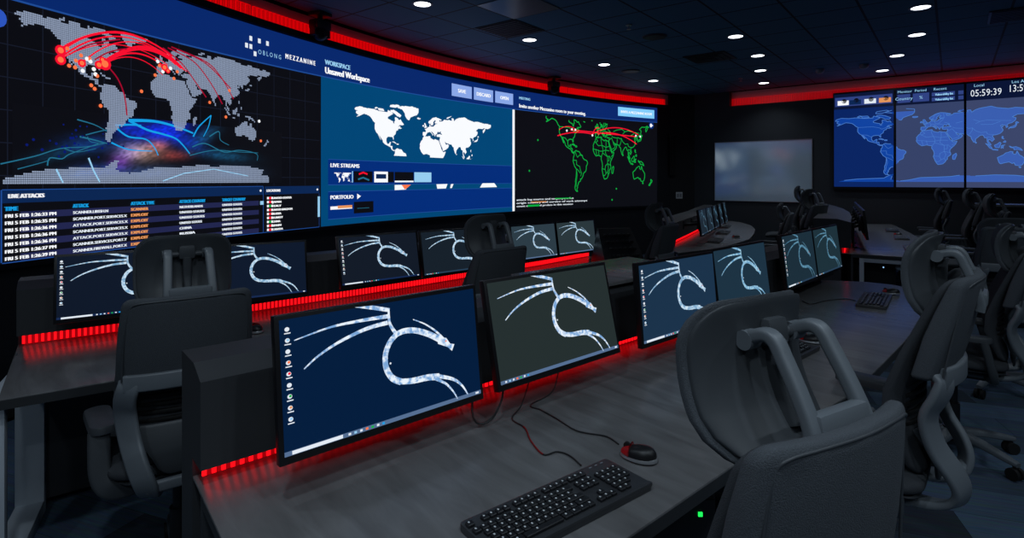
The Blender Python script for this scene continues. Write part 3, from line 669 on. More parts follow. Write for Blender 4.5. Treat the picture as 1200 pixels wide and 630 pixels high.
# ------------------------------------------------------------------ back wall displays, whiteboard, plates
OFFB = [0]
def fb(t, z): return bw(t, z, OFFB[0])
zD0 = 1.475-9/650*9.0+.02; zD0 = 1.37
bd_ocean = [emit('wall display ocean', rgb(8, 36, 98), 1), emit('wall display glare ocean', rgb(54, 66, 104), 1), emit('wall display grey glare ocean', rgb(60, 70, 106), 1)]  # middle and right panels: glare mixed into the ocean colour
bd_land = [emit('wall display land', rgb(14, 66, 160), 1), emit('wall display glare land', rgb(54, 92, 178), 1), emit('wall display bright glare land', rgb(58, 94, 176), 1)]  # land colours of those two panels paled by the same painted glare
bd_line = emit('wall display coast', rgb(74, 125, 205), 1); bd_head = emit('wall display header', rgb(10, 20, 52), 1); bd_box = emit('wall display box', rgb(48, 66, 130), 1)
tx = [B(x, 160)[0] for x in (978, 1047.5, 1050.5, 1129.5, 1132.5)]
wd = tx[3]-tx[2]
ranges = [(tx[0], tx[1]), (tx[2], tx[3]), (tx[4], tx[4]+wd)]
ztop = lambda: 2.83
ZD1 = B(1050, 105.5)[1]; ZD0 = B(1050, 219)[1]
kx4 = (B(1169, 180)[0]-B(1074, 160)[0])/(114+17); tt0 = B(1074, 160)[0]
zG = B(1085, 153)[1]; zS = B(1098, 193)[1]; kz4 = (zG-zS)/71.0
def t4(lon, lat): return tt0+(lon+17)*kx4, zG+(lat-36)*kz4
dlabels = ('left panel of the back wall display row, dark blue Americas map', 'middle panel of the back wall display row, pale Africa map', 'right panel of the back wall display row with a clock')
for i, (a, b) in enumerate(ranges):
    d = thing('wall_display', dlabels[i], 'display', bw((a+b)/2, ZD0, 0), group='displays on the back wall')
    inv = Matrix.Translation(-d.location)
    mb = MB().m(M['bezel'])
    mb.mesh([bw(t, z, o) for t in (a-.018, b+.018) for o in (0, .05) for z in (ZD0-.05, ZD1+.03)], [(0, 1, 3, 2), (4, 6, 7, 5), (0, 4, 5, 1), (2, 3, 7, 6), (1, 5, 7, 3), (0, 2, 6, 4)])
    o = mb.build('housing', d, smooth=0); o.matrix_parent_inverse = inv
    mb = MB(); clip = lambda t, a=a, b=b: min(max(t, a), b)
    fcl = lambda t, z: fb(clip(t), min(max(z, ZD0), ZD1))
    OFFB[0] = .0505; mb.m(bd_ocean[i]); quad2(mb, fb, a, b, ZD0, ZD1, 9)
    OFFB[0] = .052; mb.m(bd_land[i]); zh = ZD1-.30
    la = -62.0
    polys = LAND+[[(x, y+10) for x, y in ANT]]
    la = -70.0
    while la < 78:
        for x0, x1 in spans(polys, la+.5):
            y0, y1 = t4(0, la)[1], t4(0, la+1)[1]; X0, X1 = clip(t4(x0, 0)[0]), clip(t4(x1, 0)[0])
            if X1-X0 > 1e-4 and y0 >= ZD0 and y1 < zh: mb.face((fb(X0, y0), fb(X1, y0), fb(X1, y1), fb(X0, y1)))
        la += 1
    OFFB[0] = .053; mb.m(bd_line)
    for pl in polys:
        for p, q in zip(pl, pl[1:]+pl[:1]):
            A_, B_ = t4(*p), t4(*q)
            if a < A_[0] < b and a < B_[0] < b and ZD0 < A_[1] < zh and ZD0 < B_[1] < zh: stroke(mb, fb, [A_, B_], .009, step=9)
    for pl in BORDERS:
        for p, q in zip(pl, pl[1:]):
            A_, B_ = t4(*p), t4(*q)
            if a < A_[0] < b and a < B_[0] < b: stroke(mb, fb, [A_, B_], .005, step=9)
    OFFB[0] = .054; mb.m(bd_head); quad2(mb, fb, a, b, ZD1-.27, ZD1, 9)
    OFFB[0] = .056
    if i == 0:
        for x, c in ((979, 'white'), (993, 'panel2'), (1010, 'txt'), (1027, 'orange')):
            t = B(x+1, 125)[0]; mb.m(bd_box); quad2(mb, fb, t-.01, t+.22, ZD1-.22, ZD1-.06, 9); OFFB[0] = .058
            mb.m(M[c]); quad2(mb, fb, t+.03, t+.2, ZD1-.20, ZD1-.12, 9); mb.m(M['bg']); disc2(mb, fb, t+.13, ZD1-.13, .04, 10); OFFB[0] = .056
    if i == 1:
        for x0, x1, w in ((1052, 1067, 'Country'), (1070, 1089, '%')):
            t0, t1_ = B(x0, 110)[0], B(x1, 110)[0]; mb.m(bd_box); quad2(mb, fb, t0, t1_, ZD1-.23, ZD1-.09, 9)
            mb.m(M['bluewhite']); OFFB[0] = .058; text(mb, fb, w, (t0+t1_)/2, ZD1-.185, .07, align='c'); OFFB[0] = .056
        for x, w in ((1052, 'Monitor'), (1072, 'Period'), (1094, 'Recent')): text(mb, fb, w, B(x, 110)[0], ZD1-.065, .06)
        for r in range(2):
            for x0, x1 in ((1092, 1119), (1123, 1129)):
                t0, t1_ = B(x0, 110)[0], min(B(x1, 110)[0], b); mb.m(bd_box); quad2(mb, fb, t0, t1_, ZD1-.16-.08*r, ZD1-.10-.08*r, 9)
            OFFB[0] = .058; mb.m(M['bluewhite']); t0 = B(1096, 110)[0]; text(mb, fb, 'Vulnerability list', t0, ZD1-.152-.08*r, .05, width=B(1117, 110)[0]-t0, bold=.002); OFFB[0] = .056
    if i == 2:
        t0 = B(1137, 110)[0]; mb.m(M['txt']); text(mb, fb, '05:59:39', t0, ZD1-.21, .15, width=B(1173.5, 110)[0]-t0)
        t0 = B(1181, 110)[0]; text(mb, fb, '13:59:39', t0, ZD1-.18, .15, width=B(1217, 110)[0]-t0)
        mb.m(M['bluewhite']); text(mb, fb, 'Local', B(1141, 104)[0], ZD1-.06, .06); text(mb, fb, 'Los Angeles', B(1185, 104)[0], ZD1-.05, .06)
    o = mb.flat('screen', d); o.matrix_parent_inverse = inv

# whiteboard on the back wall
ta, tb = B(838.5, 200)[0], B(951.5, 200)[0]; wz0 = (B(838.5, 234)[1]+B(951, 237)[1])/2; wz1 = (B(838.5, 167.5)[1]+B(951, 163.5)[1])/2
d = thing('whiteboard', 'glossy whiteboard mounted on the dark back wall near the corner', 'whiteboard', bw((ta+tb)/2, wz0)); inv = Matrix.Translation(-d.location)
def wblock(mb, t0, t1, z0, z1, o0, o1): mb.mesh([bw(t, z, o) for t in (t0, t1) for o in (o0, o1) for z in (z0, z1)], [(0, 1, 3, 2), (4, 6, 7, 5), (0, 4, 5, 1), (2, 3, 7, 6), (1, 5, 7, 3), (0, 2, 6, 4)])
mb = MB().m(M['board']); wblock(mb, ta, tb, wz0, wz1, .001, .018); o = mb.build('board', d, smooth=0); o.matrix_parent_inverse = inv
mb = MB().m(M['silver'])
for q in ((ta-.012, ta, wz0-.012, wz1+.012), (tb, tb+.012, wz0-.012, wz1+.012), (ta, tb, wz0-.012, wz0), (ta, tb, wz1, wz1+.012)): wblock(mb, *q, .001, .024)
o = mb.build('edge_trim', d, smooth=0); o.matrix_parent_inverse = inv
# plates on the corner wall
e1v = Vector((e1.x, e1.y)); cw = Vector((CORN.x, CORN.y))-e1v; cl = cw.length; cw.normalize(); cn = Vector((cw.y, -cw.x))
if cn.dot(-e1v) < 0: cn = -cn
def C(px_):
    dx = (px_-CX)/F; return (dx*e1v.y-e1v.x)/(cw.x-dx*cw.y)
def cwp(t, z, o): p = e1v+cw*t+cn*o; return Vector((p.x, p.y, z))
def plate(name, label, cat, x0, x1, y0, y1, th, mt, inner=None):
    t0, t1_ = C(x0), C(x1); Yv = (e1v+cw*t0).y; z1, z0 = EYE+(HZ-y0)/F*Yv, EYE+(HZ-y1)/F*Yv
    mb = MB().m(mt)
    mb.mesh([cwp(t, z, o) for t in (t0, t1_) for o in (0, th) for z in (z0, z1)], [(0, 1, 3, 2), (4, 6, 7, 5), (0, 4, 5, 1), (2, 3, 7, 6), (1, 5, 7, 3), (0, 2, 6, 4)])
    if inner:
        mb.m(inner); tm = (t0+t1_)/2; q = (t1_-t0)
        for a, b in ((t0+q*.14, tm-q*.06), (tm+q*.06, t1_-q*.14)):
            mb.mesh([cwp(t, z, o) for t in (a, b) for o in (th, th+.004) for z in (z0+.03, z1-.03)], [(0, 1, 3, 2), (4, 6, 7, 5), (0, 4, 5, 1), (2, 3, 7, 6), (1, 5, 7, 3), (0, 2, 6, 4)])
    tag(mb.build(name, smooth=0), label, cat)
plate('outlet_plate', 'pale double switch plate low on the dark wall right of the green map', 'switch plate', 792, 799.5, 225, 232.5, .012, M['plate'], M['trim'])
plate('wall_speaker', 'tall black speaker bar on the dark wall right of the green map', 'speaker', 783.5, 791, 158, 205, .06, M['black'], M['darkbox'])

# ------------------------------------------------------------------ ceiling fixtures
def cp(px_, py_, dz=0): return P(px_, py_, CEIL-dz)
lights = [(495, 4.5, 'ceiling downlight nearest the camera above the curved video wall'), (620.5, 46.5, 'ceiling downlight beside the black square air grille'), (708, 75.5, 'ceiling downlight just above the green map end of the video wall'), (765.5, 94.5, 'ceiling downlight at the far right end of the curved video wall'),
 (862, 42.5, 'nearest downlight of the four in the middle ceiling row'), (888, 65, 'second downlight of the middle ceiling row'), (891, 82.5, 'third downlight of the middle ceiling row'), (895, 97, 'farthest downlight of the middle ceiling row, above the red cove end'),
 (1079, 8.5, 'nearest downlight of the four in the right ceiling row'), (1074.5, 40.5, 'second downlight of the right ceiling row'), (1051, 65, 'third downlight of the right ceiling row'), (1034, 82.5, 'farthest downlight of the right ceiling row')]
LPOS = []
proto = None
for x, y, lab in lights:
    c = cp(x, y)
    if proto is None:
        t = thing('downlight', lab, 'ceiling light', c, group='ceiling downlights'); proto = t
        mb = MB().m(M['trim']); n = 28
        L = []
        for r, z in ((.105, 0), (.105, -.006), (.085, -.007), (.082, 0)): L.append([Vector((r*math.cos(2*PI*k/n), r*math.sin(2*PI*k/n), z)) for k in range(n)])
        mb.loops(L, cap=False); mb.build('trim_ring', t)
        mb = MB().m(M['lampglow']); mb.cyl((0, 0, -.001), (0, 0, -.004), .083, n=28); mb.build('lamp_lens', t)
    else:
        t = copy_tree(proto); t.location = c; t['label'] = lab
    LPOS.append(c)
def flat_tile(name, label, cat, center, mt, th, inner=None, size=.58):
    mb = MB().m(mt); a = math.atan2(-.6217, .783); X = Matrix.Translation(center) @ rotz(a)
    mb.box((0, 0, -th/2), (size, size, th), X)
    if inner == 'slats':
        mb.m(M['tbar'])
        for k in range(9): mb.box((0, -.24+.06*k, -th-.004), (size*.92, .02, .008), X)
    if inner == 'rings':
        for k in range(3): mb.box((0, 0, -th-.006-.008*k), (size*(.8-.25*k), size*(.8-.25*k), .010), X)
    tag(mb.build(name, smooth=0), label, cat)
flat_tile('air_grille', 'black square air return grille set in the ceiling tiles', 'air grille', cp(598, 33.8), M['darkbox'], .006, 'slats')
flat_tile('ceiling_panel', 'smooth pale grey ceiling panel above the black air grille', 'ceiling panel', cp(608, 7.5), M['glosstile'], .008, size=.60)
flat_tile('air_diffuser', 'dark stepped air diffuser in the ceiling left of the middle downlights', 'air vent', cp(832, 67), M['tbar'], .012, 'rings')
flat_tile('air_vent', 'dark slatted air vent in the ceiling at the right picture edge', 'air vent', cp(1200, 15), M['tbar'], .012, 'slats')
for x, y, lab in ((767, 42.5, 'flat round ceiling speaker in the bare ceiling right of the sprinkler'), (739, 83, 'flat round ceiling speaker between the last two downlights above the video wall')):
    mb = MB().m(M['wallB']); c = cp(x, y); mb.cyl(c, c-Vector((0, 0, .012)), .15, .14, n=32); mb.m(M['tbar']); mb.cyl(c-Vector((0, 0, .012)), c-Vector((0, 0, .016)), .125, n=32)
    tag(mb.build('ceiling_speaker'), lab, 'ceiling speaker', 'round ceiling speakers')
for x, y, lab in ((961, 81, 'left of two small domes on the ceiling before the red back wall cove'), (1012.5, 75.5, 'right of two small domes on the ceiling before the red back wall cove')):
    c = cp(x, y); mb = MB().m(M['dome']); n = 20; L = []
    for k in range(7):
        a = k/6*PI/2; L.append([c+Vector((.065*math.cos(a)*math.cos(2*PI*j/n)+1e-4*math.cos(2*PI*j/n), .065*math.cos(a)*math.sin(2*PI*j/n)+1e-4*math.sin(2*PI*j/n), -.02-.055*math.sin(a))) for j in range(n)])
    mb.loops([[p+Vector((0, 0, .02)) for p in L[0]]]+L); tag(mb.build('ceiling_dome'), lab, 'ceiling dome', 'small ceiling domes')
for x, y, lab in ((737, 29, 'small metal sprinkler head hanging between ceiling tile lines'), (868, 91.5, 'tiny sprinkler head near the farthest middle downlights')):
    c = cp(x, y, .0); mb = MB().m(M['silver']); mb.cyl(c, c-Vector((0, 0, .012)), .035); mb.cyl(c-Vector((0, 0, .012)), c-Vector((0, 0, .05)), .008); mb.cyl(c-Vector((0, 0, .05)), c-Vector((0, 0, .054)), .025)
    tag(mb.build('sprinkler'), lab, 'sprinkler')
# cameras hanging at the cove
for x, y, lab, s in ((367, 14, 'black dome camera hanging at the ceiling edge above the attack map', 1.0), (644, 91, 'black dome camera hanging at the ceiling edge above the buttons', 1.0)):
    sx = W(x, y)[0]; c = arc(sx, CEIL, .10)
    t = thing('security_camera', lab, 'camera', c, math.atan2(AC.y-c.y, AC.x-c.x)-PI/2, 'ceiling cameras')
    mb = MB().m(M['black']); mb.box((0, 0, -.015), (.13, .13, .03), None, .008); mb.cyl((0, 0, -.03), (0, 0, -.08), .02); mb.build('mount', t)
    mb = MB().m(M['black']); mb.box((0, 0, -.10), (.15, .10, .08), None, .02)
    mb.box((-.07, 0, -.14), (.02, .06, .10), None, .006); mb.box((.07, 0, -.14), (.02, .06, .10), None, .006); mb.build('yoke', t)
    mb = MB().m(M['black'])
    n = 16; L = []
    for k in range(1, 10):
        a = -PI/2+k/10*PI; L.append([Vector((.06*math.cos(a)*math.cos(2*PI*j/n), .06*math.cos(a)*math.sin(2*PI*j/n), -.16+.06*math.sin(a))) for j in range(n)])
    mb.loops(L); mb.m(M['rubber']); mb.cyl((0, .05, -.16), (0, .068, -.165), .025); mb.build('camera_head', t); t.scale = (1.35,)*3

# ------------------------------------------------------------------ monitors
import numpy as np
def homog(src, dst):
    A = []
    for (x, y), (u, v) in zip(src, dst): A += [[x, y, 1, 0, 0, 0, -u*x, -u*y, -u], [0, 0, 0, x, y, 1, -v*x, -v*y, -v]]
    h = np.linalg.svd(np.array(A, float))[2][-1].reshape(3, 3)
    def f(x, y): q = h @ np.array([x, y, 1.0]); return (q[0]/q[2], q[1]/q[2])
    return f
HM = homog([(22, 147), (680, 30), (703, 372), (45, 605)], [(0, 1), (1, 1), (1, 0), (0, 0)])
# strokes of the dragon wallpaper: (points, width at start, width at end) in screen units
def hm(pts): return [HM(*p) for p in pts]
STR = [([(395, 126), (300, 143), (200, 166), (75, 213)], 15, 3), ([(395, 147), (320, 170), (230, 215), (160, 262), (110, 308)], 16, 4), ([(398, 102), (402, 150), (425, 186)], 7, 16),
 ([(420, 188), (450, 174), (490, 172), (535, 184), (575, 203)], 20, 24), ([(480, 135), (520, 150), (555, 172), (582, 198)], 3, 10),
 ([(428, 182), (402, 212), (387, 255), (390, 298), (410, 330), (440, 342)], 20, 24), ([(432, 341), (475, 338), (530, 325), (566, 322)], 20, 26), ([(560, 320), (610, 328), (640, 347), (661, 377)], 16, 5), ([(552, 328), (588, 344), (612, 368), (627, 392)], 12, 4)]
HEAD = [(560, 191), (590, 194), (603, 212), (617, 214), (609, 236), (595, 224), (563, 214)]
FEA = [(283, 98), (345, 91), (402, 99), (400, 112), (350, 106)]
def monitor_mesh_parts(w, h, tilt, left, bgc, wpc, barc):
    """local: x along the screen, -y towards the viewer, z up from the bottom edge"""
    X = Matrix.Rotation(-tilt, 4, 'X'); bz = .011
    housing = MB().m(M['bezel'])
    housing.box((0, .012, h/2), (w, .024, h), X, .003)
    housing.box((0, .035, h*.5), (w*.62, .03, h*.6), X, .012)
    sw, sh = w-2*bz, h-bz-.019
    scr = MB()
    fn = lambda off: (lambda u, v: X @ Vector((-sw/2+sw*u, -off, .019+sh*v)))
    scr.m(bgc); quad2(scr, fn(.0008), 0, 1, 0, 1, 9)
    f2 = fn(.0014); asp = sh/sw
    fq = lambda x, y: f2(x/1.0, y/asp)       # isotropic coordinates: x in widths
    iso = lambda pts: [(p[0], p[1]*asp) for p in hm(pts)]
    scr.m(wpc)
    for pts, a, b in STR:
        q = [(v.x, v.y) for v in spline([Vector((p[0], p[1], 0)) for p in iso(pts)], 6)]
        stroke(scr, fq, q, a*.86/690., b*.86/690., step=9)
    poly2(scr, fq, iso(HEAD)); poly2(scr, fq, iso(FEA))
    scr.m(M['txt']); disc2(scr, fq, *iso([(404, 282)])[0], .005, 6)
    scr.m(M['hot']); disc2(scr, fn(.0018), *(lambda p: (p[0], p[1]))(hm([(589, 204)])[0]), .006, 8)
    scr.m(barc); quad2(scr, f2, 0, 1, 0, .034, 9)
    if left:
        scr.m(M['txt'])
        f3 = fn(.0020); quad2(scr, f3, .03, .245, .004, .031, 9)
        pal = ['txt', 'bluewhite', 'txt', 'hot', 'red', 'txt', 'green', 'orange', 'bluewhite']
        for k in range(9):
            y = .925-.083*k; scr.m(M['txt']); disc2(scr, f3, .03, y, .010, 10, ry=.017); quad2(scr, f3, .018, .044, y-.034, y-.026, 9)
            scr.m(M[pal[k]]); disc2(scr, fn(.0026), .032, y+.003, .006, 8, ry=.010)
    f3 = fn(.0022)
    for k in range(7):
        scr.m(M[('txt', 'bluewhite', 'txt', 'hot', 'green', 'txt', 'cyan')[k]]); x = (.27 if left else .03)+.027*k; quad2(scr, f3, x, x+.012, .009, .026, 9)
    scr.m(M['txt']); quad2(scr, f3, .965, .985, .009, .026, 9)
    return housing, scr
bars = {}
def make_monitor(label, x, y, z, yaw, tilt, w, h, left, bg, wp, bar, depth=.20, group=None, post=False):
    t = thing('monitor', label, 'monitor', (x, y, z), math.radians(yaw), group)
    hs, sc = monitor_mesh_parts(w, h, math.radians(tilt), left, bg, wp, bar)
    hs.build('housing', t, smooth=30); sc.flat('screen', t)
    mb = MB().m(M['black']); c = Matrix.Rotation(-math.radians(tilt), 4, 'X') @ Vector((0, .05, h*.45))
    mb.box((0, c.y+.010, c.z), (.12, .016, .12), None, .003); mb.cyl((0, c.y+.018, c.z), (0, depth, c.z-.02), .018)
    if post: mb.cyl((0, depth, c.z+.03), (0, depth, .735-z+.0), .020); mb.cyl((0, depth, .735-z), (0, depth, .745-z), .055)
    else: mb.box((0, depth, c.z-.02), (.09, .014, .10), None, .004)
    mb.build('monitor_arm', t)
    return t
def wallpaper(name, c1, c2, s=1.0): return emit_noise(name, c1, c2, 75, s)
wpw = wallpaper('wallpaper dragon white', rgb(120, 165, 215), rgb(235, 245, 255))
wpb = wallpaper('wallpaper dragon blue', rgb(95, 150, 190), rgb(160, 205, 228))
wpd = wallpaper('wallpaper dragon dim', rgb(60, 105, 135), rgb(98, 148, 172))
wpp = wallpaper('wallpaper dragon pale', rgb(120, 165, 200), rgb(205, 228, 245))
bar1 = emit('taskbar blue', rgb(85, 110, 145), 1); bar2 = emit('taskbar dark', rgb(38, 62, 85), 1); bar3 = emit('taskbar deep', rgb(20, 40, 80), 1)
def scr(name, r, g, b): return emit('monitor screen '+name, rgb(r, g, b), 1)
G1, G2 = 'monitors on the front desk', 'monitors on the middle desk'
A1 = math.radians(45.5); d56 = Vector((math.cos(A1), math.sin(A1)))
c56 = Vector((2.06, 3.73))
make_monitor('large nearest front desk monitor, deep blue dragon wallpaper with icons', -.302, 1.443, .829, 42, 7, .59, .335, True, scr('deep blue', 0, 27, 60), wpw, bar1, group=G1)
make_monitor('second front desk monitor, grey green dragon wallpaper without icons', .182, 1.858, .838, 41.5, 13, .59, .335, False, scr('grey green', 36, 46, 46), wpw, bar1, group=G1)
make_monitor('third front desk monitor, steel blue dragon wallpaper with icons, beyond the gap', .734, 2.367, .812, 41.2, 5, .59, .335, True, scr('steel blue', 26, 50, 74), wpp, bar1, group=G1)
make_monitor('fourth front desk monitor, right of the steel blue one with icons', 1.19, 2.80, .815, 43, 7, .59, .335, False, scr('slate blue', 28, 50, 66), wpb, bar2, group=G1)
make_monitor('fifth front desk monitor, left screen of the joined far pair', c56.x-d56.x*.30, c56.y-d56.y*.30, .812, 45.5, 7, .59, .335, True, scr('slate', 27, 46, 58), wpd, bar2, depth=.10, group=G1)
make_monitor('last front desk monitor, right screen of the joined far pair', c56.x+d56.x*.30, c56.y+d56.y*.30, .812, 45.5, 7, .59, .335, False, scr('slate grey', 29, 49, 58), wpd, bar2, depth=.10, group=G1)
a12 = math.radians(35.6); d12 = Vector((math.cos(a12), math.sin(a12))); c12 = Vector((-1.55, 2.717))
a78 = math.radians(43.3); d78 = Vector((math.cos(a78), math.sin(a78))); c78 = Vector((.406, 4.81))
make_monitor('leftmost middle desk monitor, half hidden left of the nearest chair', c12.x-d12.x*.272, c12.y-d12.y*.272, .848, 35.6, 8.6, .535, .302, True, scr('midnight', 9, 20, 38), wpp, bar3, depth=.28, group=G2)
make_monitor('second middle desk monitor, right behind the nearest chair headrest', c12.x+d12.x*.272, c12.y+d12.y*.272, .848, 35.6, 8.6, .535, .302, False, scr('midnight blue', 10, 22, 42), wpp, bar3, depth=.28, group=G2)
make_monitor('third middle desk monitor with icons, just under the blue portfolio panel', -.772, 3.33, .856, 41.5, 11, .535, .302, True, scr('night', 17, 25, 38), wpp, bar3, depth=.20, group=G2)
make_monitor('fourth middle desk monitor, half hidden behind the small far chair headrest', -.36, 3.69, .852, 41.5, 10, .535, .302, False, scr('night grey', 22, 32, 42), wpp, bar2, depth=.22, group=G2)
make_monitor('fifth middle desk monitor, pale slate screen right of the small far chair', c78.x-d78.x*.272, c78.y-d78.y*.272, .81, 43.3, 8.6, .535, .302, False, scr('pale slate', 44, 60, 70), wpp, bar1, depth=.16, group=G2)
make_monitor('rightmost middle desk monitor, grey slate screen at the desk end', c78.x+d78.x*.272, c78.y+d78.y*.272, .81, 43.3, 8.6, .535, .302, False, scr('grey slate', 42, 55, 60), wpp, bar1, depth=.16, group=G2)

# ------------------------------------------------------------------ desks
def desk_material():
    m = bpy.data.materials.new('grey wood laminate'); m.use_nodes = True; n = m.node_tree.nodes; l = m.node_tree.links
    b = n['Principled BSDF']; b.inputs['Roughness'].default_value = .26; b.inputs['Specular IOR Level'].default_value = .5
    g = n.new('ShaderNodeNewGeometry'); mp = n.new('ShaderNodeMapping'); mp.inputs['Rotation'].default_value = (0, 0, -.72)
    l.new(g.outputs['Position'], mp.inputs['Vector'])
    mp2 = n.new('ShaderNodeMapping'); mp2.inputs['Scale'].default_value = (9, 1.6, 1); l.new(mp.outputs[0], mp2.inputs['Vector'])
    no = n.new('ShaderNodeTexNoise'); no.inputs['Scale'].default_value = 2.2; no.inputs['Detail'].default_value = 9; no.inputs['Distortion'].default_value = .6
    l.new(mp2.outputs[0], no.inputs['Vector'])
    r = n.new('ShaderNodeValToRGB'); r.color_ramp.elements[0].position = .3; r.color_ramp.elements[1].position = .72
    r.color_ramp.elements[0].color = (.120, .118, .120, 1); r.color_ramp.elements[1].color = (.190, .190, .195, 1)
    l.new(no.outputs['Fac'], r.inputs[0]); l.new(r.outputs[0], b.inputs['Base Color']); return m
M['desk'] = desk_material()
M['edge'] = mat('dark desk edge band', (.035, .037, .040, 1), .5)
U, Nn = Vector((.749, .663)), Vector((.663, -.749))
def un(u, n_): p = U*u+Nn*n_; return Vector((p.x, p.y, 0))
def offset_line(pts, d):                   # shift a polyline sideways (left of travel when d > 0)
    out = []
    for i, p in enumerate(pts):
        a = pts[max(i-1, 0)]; b = pts[min(i+1, len(pts)-1)]; t = Vector((b[0]-a[0], b[1]-a[1])).normalized()
        out.append(Vector((p[0]-t.y*d, p[1]+t.x*d, 0)))
    return out
def along(pts, step):
    pts = [Vector((p[0], p[1], 0)) for p in pts]; out = []; acc = 0
    for a, b in zip(pts, pts[1:]):
        L = (b-a).length; t = (b-a)/L; k = acc
        while k < L: out.append((a+t*k, t)); k += step
        acc = k-L
    return out
def make_desk(label, back, front, top=.735, console_h=1.02, console_d=.17, gap=.052, pitch=.022, over=.0, legs=(), lit=None):
    """back: polyline along the lit rear edge; front: polyline of the user's edge, both from left to right"""
    o = Vector((back[0][0], back[0][1], 0)); t = thing('desk', label, 'desk', o); inv = Matrix.Translation(-o)
    def fin(mb, name, smooth=35): q = mb.build(name, t, smooth); q.matrix_parent_inverse = inv; return q
    mb = MB().m(M['desk']); mb.prism([Vector((p[0], p[1], 0)) for p in front]+offset_line(back, .08)[::-1], top-.006, top, .003)
    mb.m(M['edge']); mb.prism([Vector((p[0], p[1], 0)) for p in front]+[Vector((p[0], p[1], 0)) for p in back[::-1]], top-.038, top-.0055)
    fin(mb, 'tabletop')
    full = back
    # console behind: sections perpendicular to the rear edge
    b0 = offset_line(back, over); b1 = offset_line(back, .085); b2 = offset_line(back, .035+console_d)
    mb = MB().m(M['console']); L = []
    for p, q, r in zip(b0, b1, b2):
        V = lambda v, z: Vector((v.x, v.y, z))
        L.append([V(p, top+gap), V(p, console_h-.03), V(p+(r-p)*.35, console_h), V(r, console_h), V(r, .02), V(q, .02), V(q, top+gap)])
    mb.loops(L); fin(mb, 'console', 20)
    def trim(pts, a, b):
        pts = [Vector((p[0], p[1], 0)) for p in pts]; out = []; acc = 0; tot = sum((q-p).length for p, q in zip(pts, pts[1:])); b = tot-.02 if b is None else b
        for p, q in zip(pts, pts[1:]):
            L_ = (q-p).length
            if acc <= a < acc+L_: out.append(p+(q-p)*((a-acc)/L_))
            if a < acc+L_ < b: out.append(q)
            if acc < b <= acc+L_: out.append(p+(q-p)*((b-acc)/L_))
            acc += L_
        return out
    back = trim(back, .02, lit); g0 = offset_line(back, .058)
    mb = MB(); mb.m(M['led_mid'])
    L = [[Vector((p.x, p.y, z)) for z in (top+.001, top+gap)]+[Vector((q.x, q.y, z)) for z in (top+gap, top+.001)] for p, q in zip(g0, offset_line(back, .075))]
    mb.loops(L)
    mb.m(M['led_on'])
    for p, tt in along(offset_line(back, .054), pitch):
        a = math.atan2(tt.y, tt.x); mb.box((0, 0, 0), (pitch*.45, .006, gap*.72), Matrix.Translation(Vector((p.x, p.y, top+gap*.46))) @ rotz(a))
    fin(mb, 'light_strip', 0); back = full
    mb = MB().m(M['console']); L = []
    for p, q in zip(offset_line(back, -.02), offset_line(back, .0)): L.append([Vector((p.x, p.y, .05)), Vector((p.x, p.y, top-.04)), Vector((q.x, q.y, top-.04)), Vector((q.x, q.y, .05))])
    mb.loops(L); fin(mb, 'modesty_panel', 20)
    for (x0, y0), (x1, y1) in legs:
        mb = MB().m(M['steel']); a = Vector((x0, y0, 0)); b = Vector((x1, y1, 0)); d = (b-a).normalized(); ang = math.atan2(d.y, d.x)
        R = rotz(ang); w = (b-a).length
        X = Matrix.Translation(a) @ R
        mb.box((.02, 0, (top-.04)/2), (.04, .10, top-.04), X, .004); mb.box((w-.02, 0, (top-.04)/2), (.04, .10, top-.04), X, .004)
        mb.box((w/2, 0, .03), (w-.06, .098, .06), X, .004); mb.box((w/2, 0, top-.06), (w-.06, .06, .04), X, .004); fin(mb, 'leg')
    return t
back1 = [un(.322, -1.49), un(1.4, -1.49), un(2.4, -1.487), un(3.4, -1.485), un(4.45, -1.48)]
front1 = [un(.29, -.703), un(.9, -.703), (.585, 1.451), (1.189, 1.932), (1.80, 2.545), (2.16, 2.93), (2.44, 3.24), (2.60, 3.45), (2.70, 3.62), (2.745, 3.78), (2.70, 3.93), (2.58, 4.04)]
desk1 = make_desk('large grey front desk with red light strip, nearest the camera', back1, front1, gap=.042, lit=2.75)
mb = MB().m(M['desk']); mb.prism([un(1.62, -1.50), un(2.55, -1.50), un(2.62, -1.95), un(1.72, -1.95)], 1.021, 1.036, .003); o = mb.build('ledge', desk1); o.matrix_parent_inverse = Matrix.Translation(-desk1.location)
back2 = [(-2.18, 2.44), (-1.83, 2.71), (-1.44, 3.07), (-.95, 3.52), (-.55, 3.92), (-.10, 4.38), (.30, 4.80), (.80, 5.38)]
front2 = [(-1.735, 1.87), (-1.45, 2.07), (-.3, 2.98), (.63, 3.73), (.95, 4.02), (1.10, 4.4), (1.08, 4.85), (.98, 5.2)]
desk2 = make_desk('middle desk with red light strip under the curved video wall', back2, front2, legs=[((-1.80, 1.895), (-2.13, 2.46))])
back4 = [(1.774, 6.167), (2.28, 7.13), (2.80, 8.15), (3.25, 9.15), (3.75, 10.2)]
front4 = [(1.70, 5.66), (2.25, 6.05), (2.62, 6.5), (2.98, 6.97), (3.36, 7.7), (3.70, 8.44), (3.92, 9.1), (4.02, 9.7), (3.98, 10.1)]
desk4 = make_desk('small far desk with red light strip, standing before the whiteboard', back4, front4, pitch=.05, legs=[((1.80, 5.82), (1.86, 6.12))])
back3 = [(3.42, 5.60), (3.95, 6.45), (4.50, 7.40), (4.98, 8.35), (5.40, 9.3)]
front3 = [(3.98, 5.23), (4.50, 5.92), (4.98, 6.66), (5.6, 7.8), (6.15, 8.85), (6.40, 9.35)]
desk3 = make_desk('far right desk facing away, with row of monitors seen from behind', back3, front3, pitch=.05, console_h=1.08, console_d=.30, legs=[((3.50, 5.59), (3.98, 5.29))])

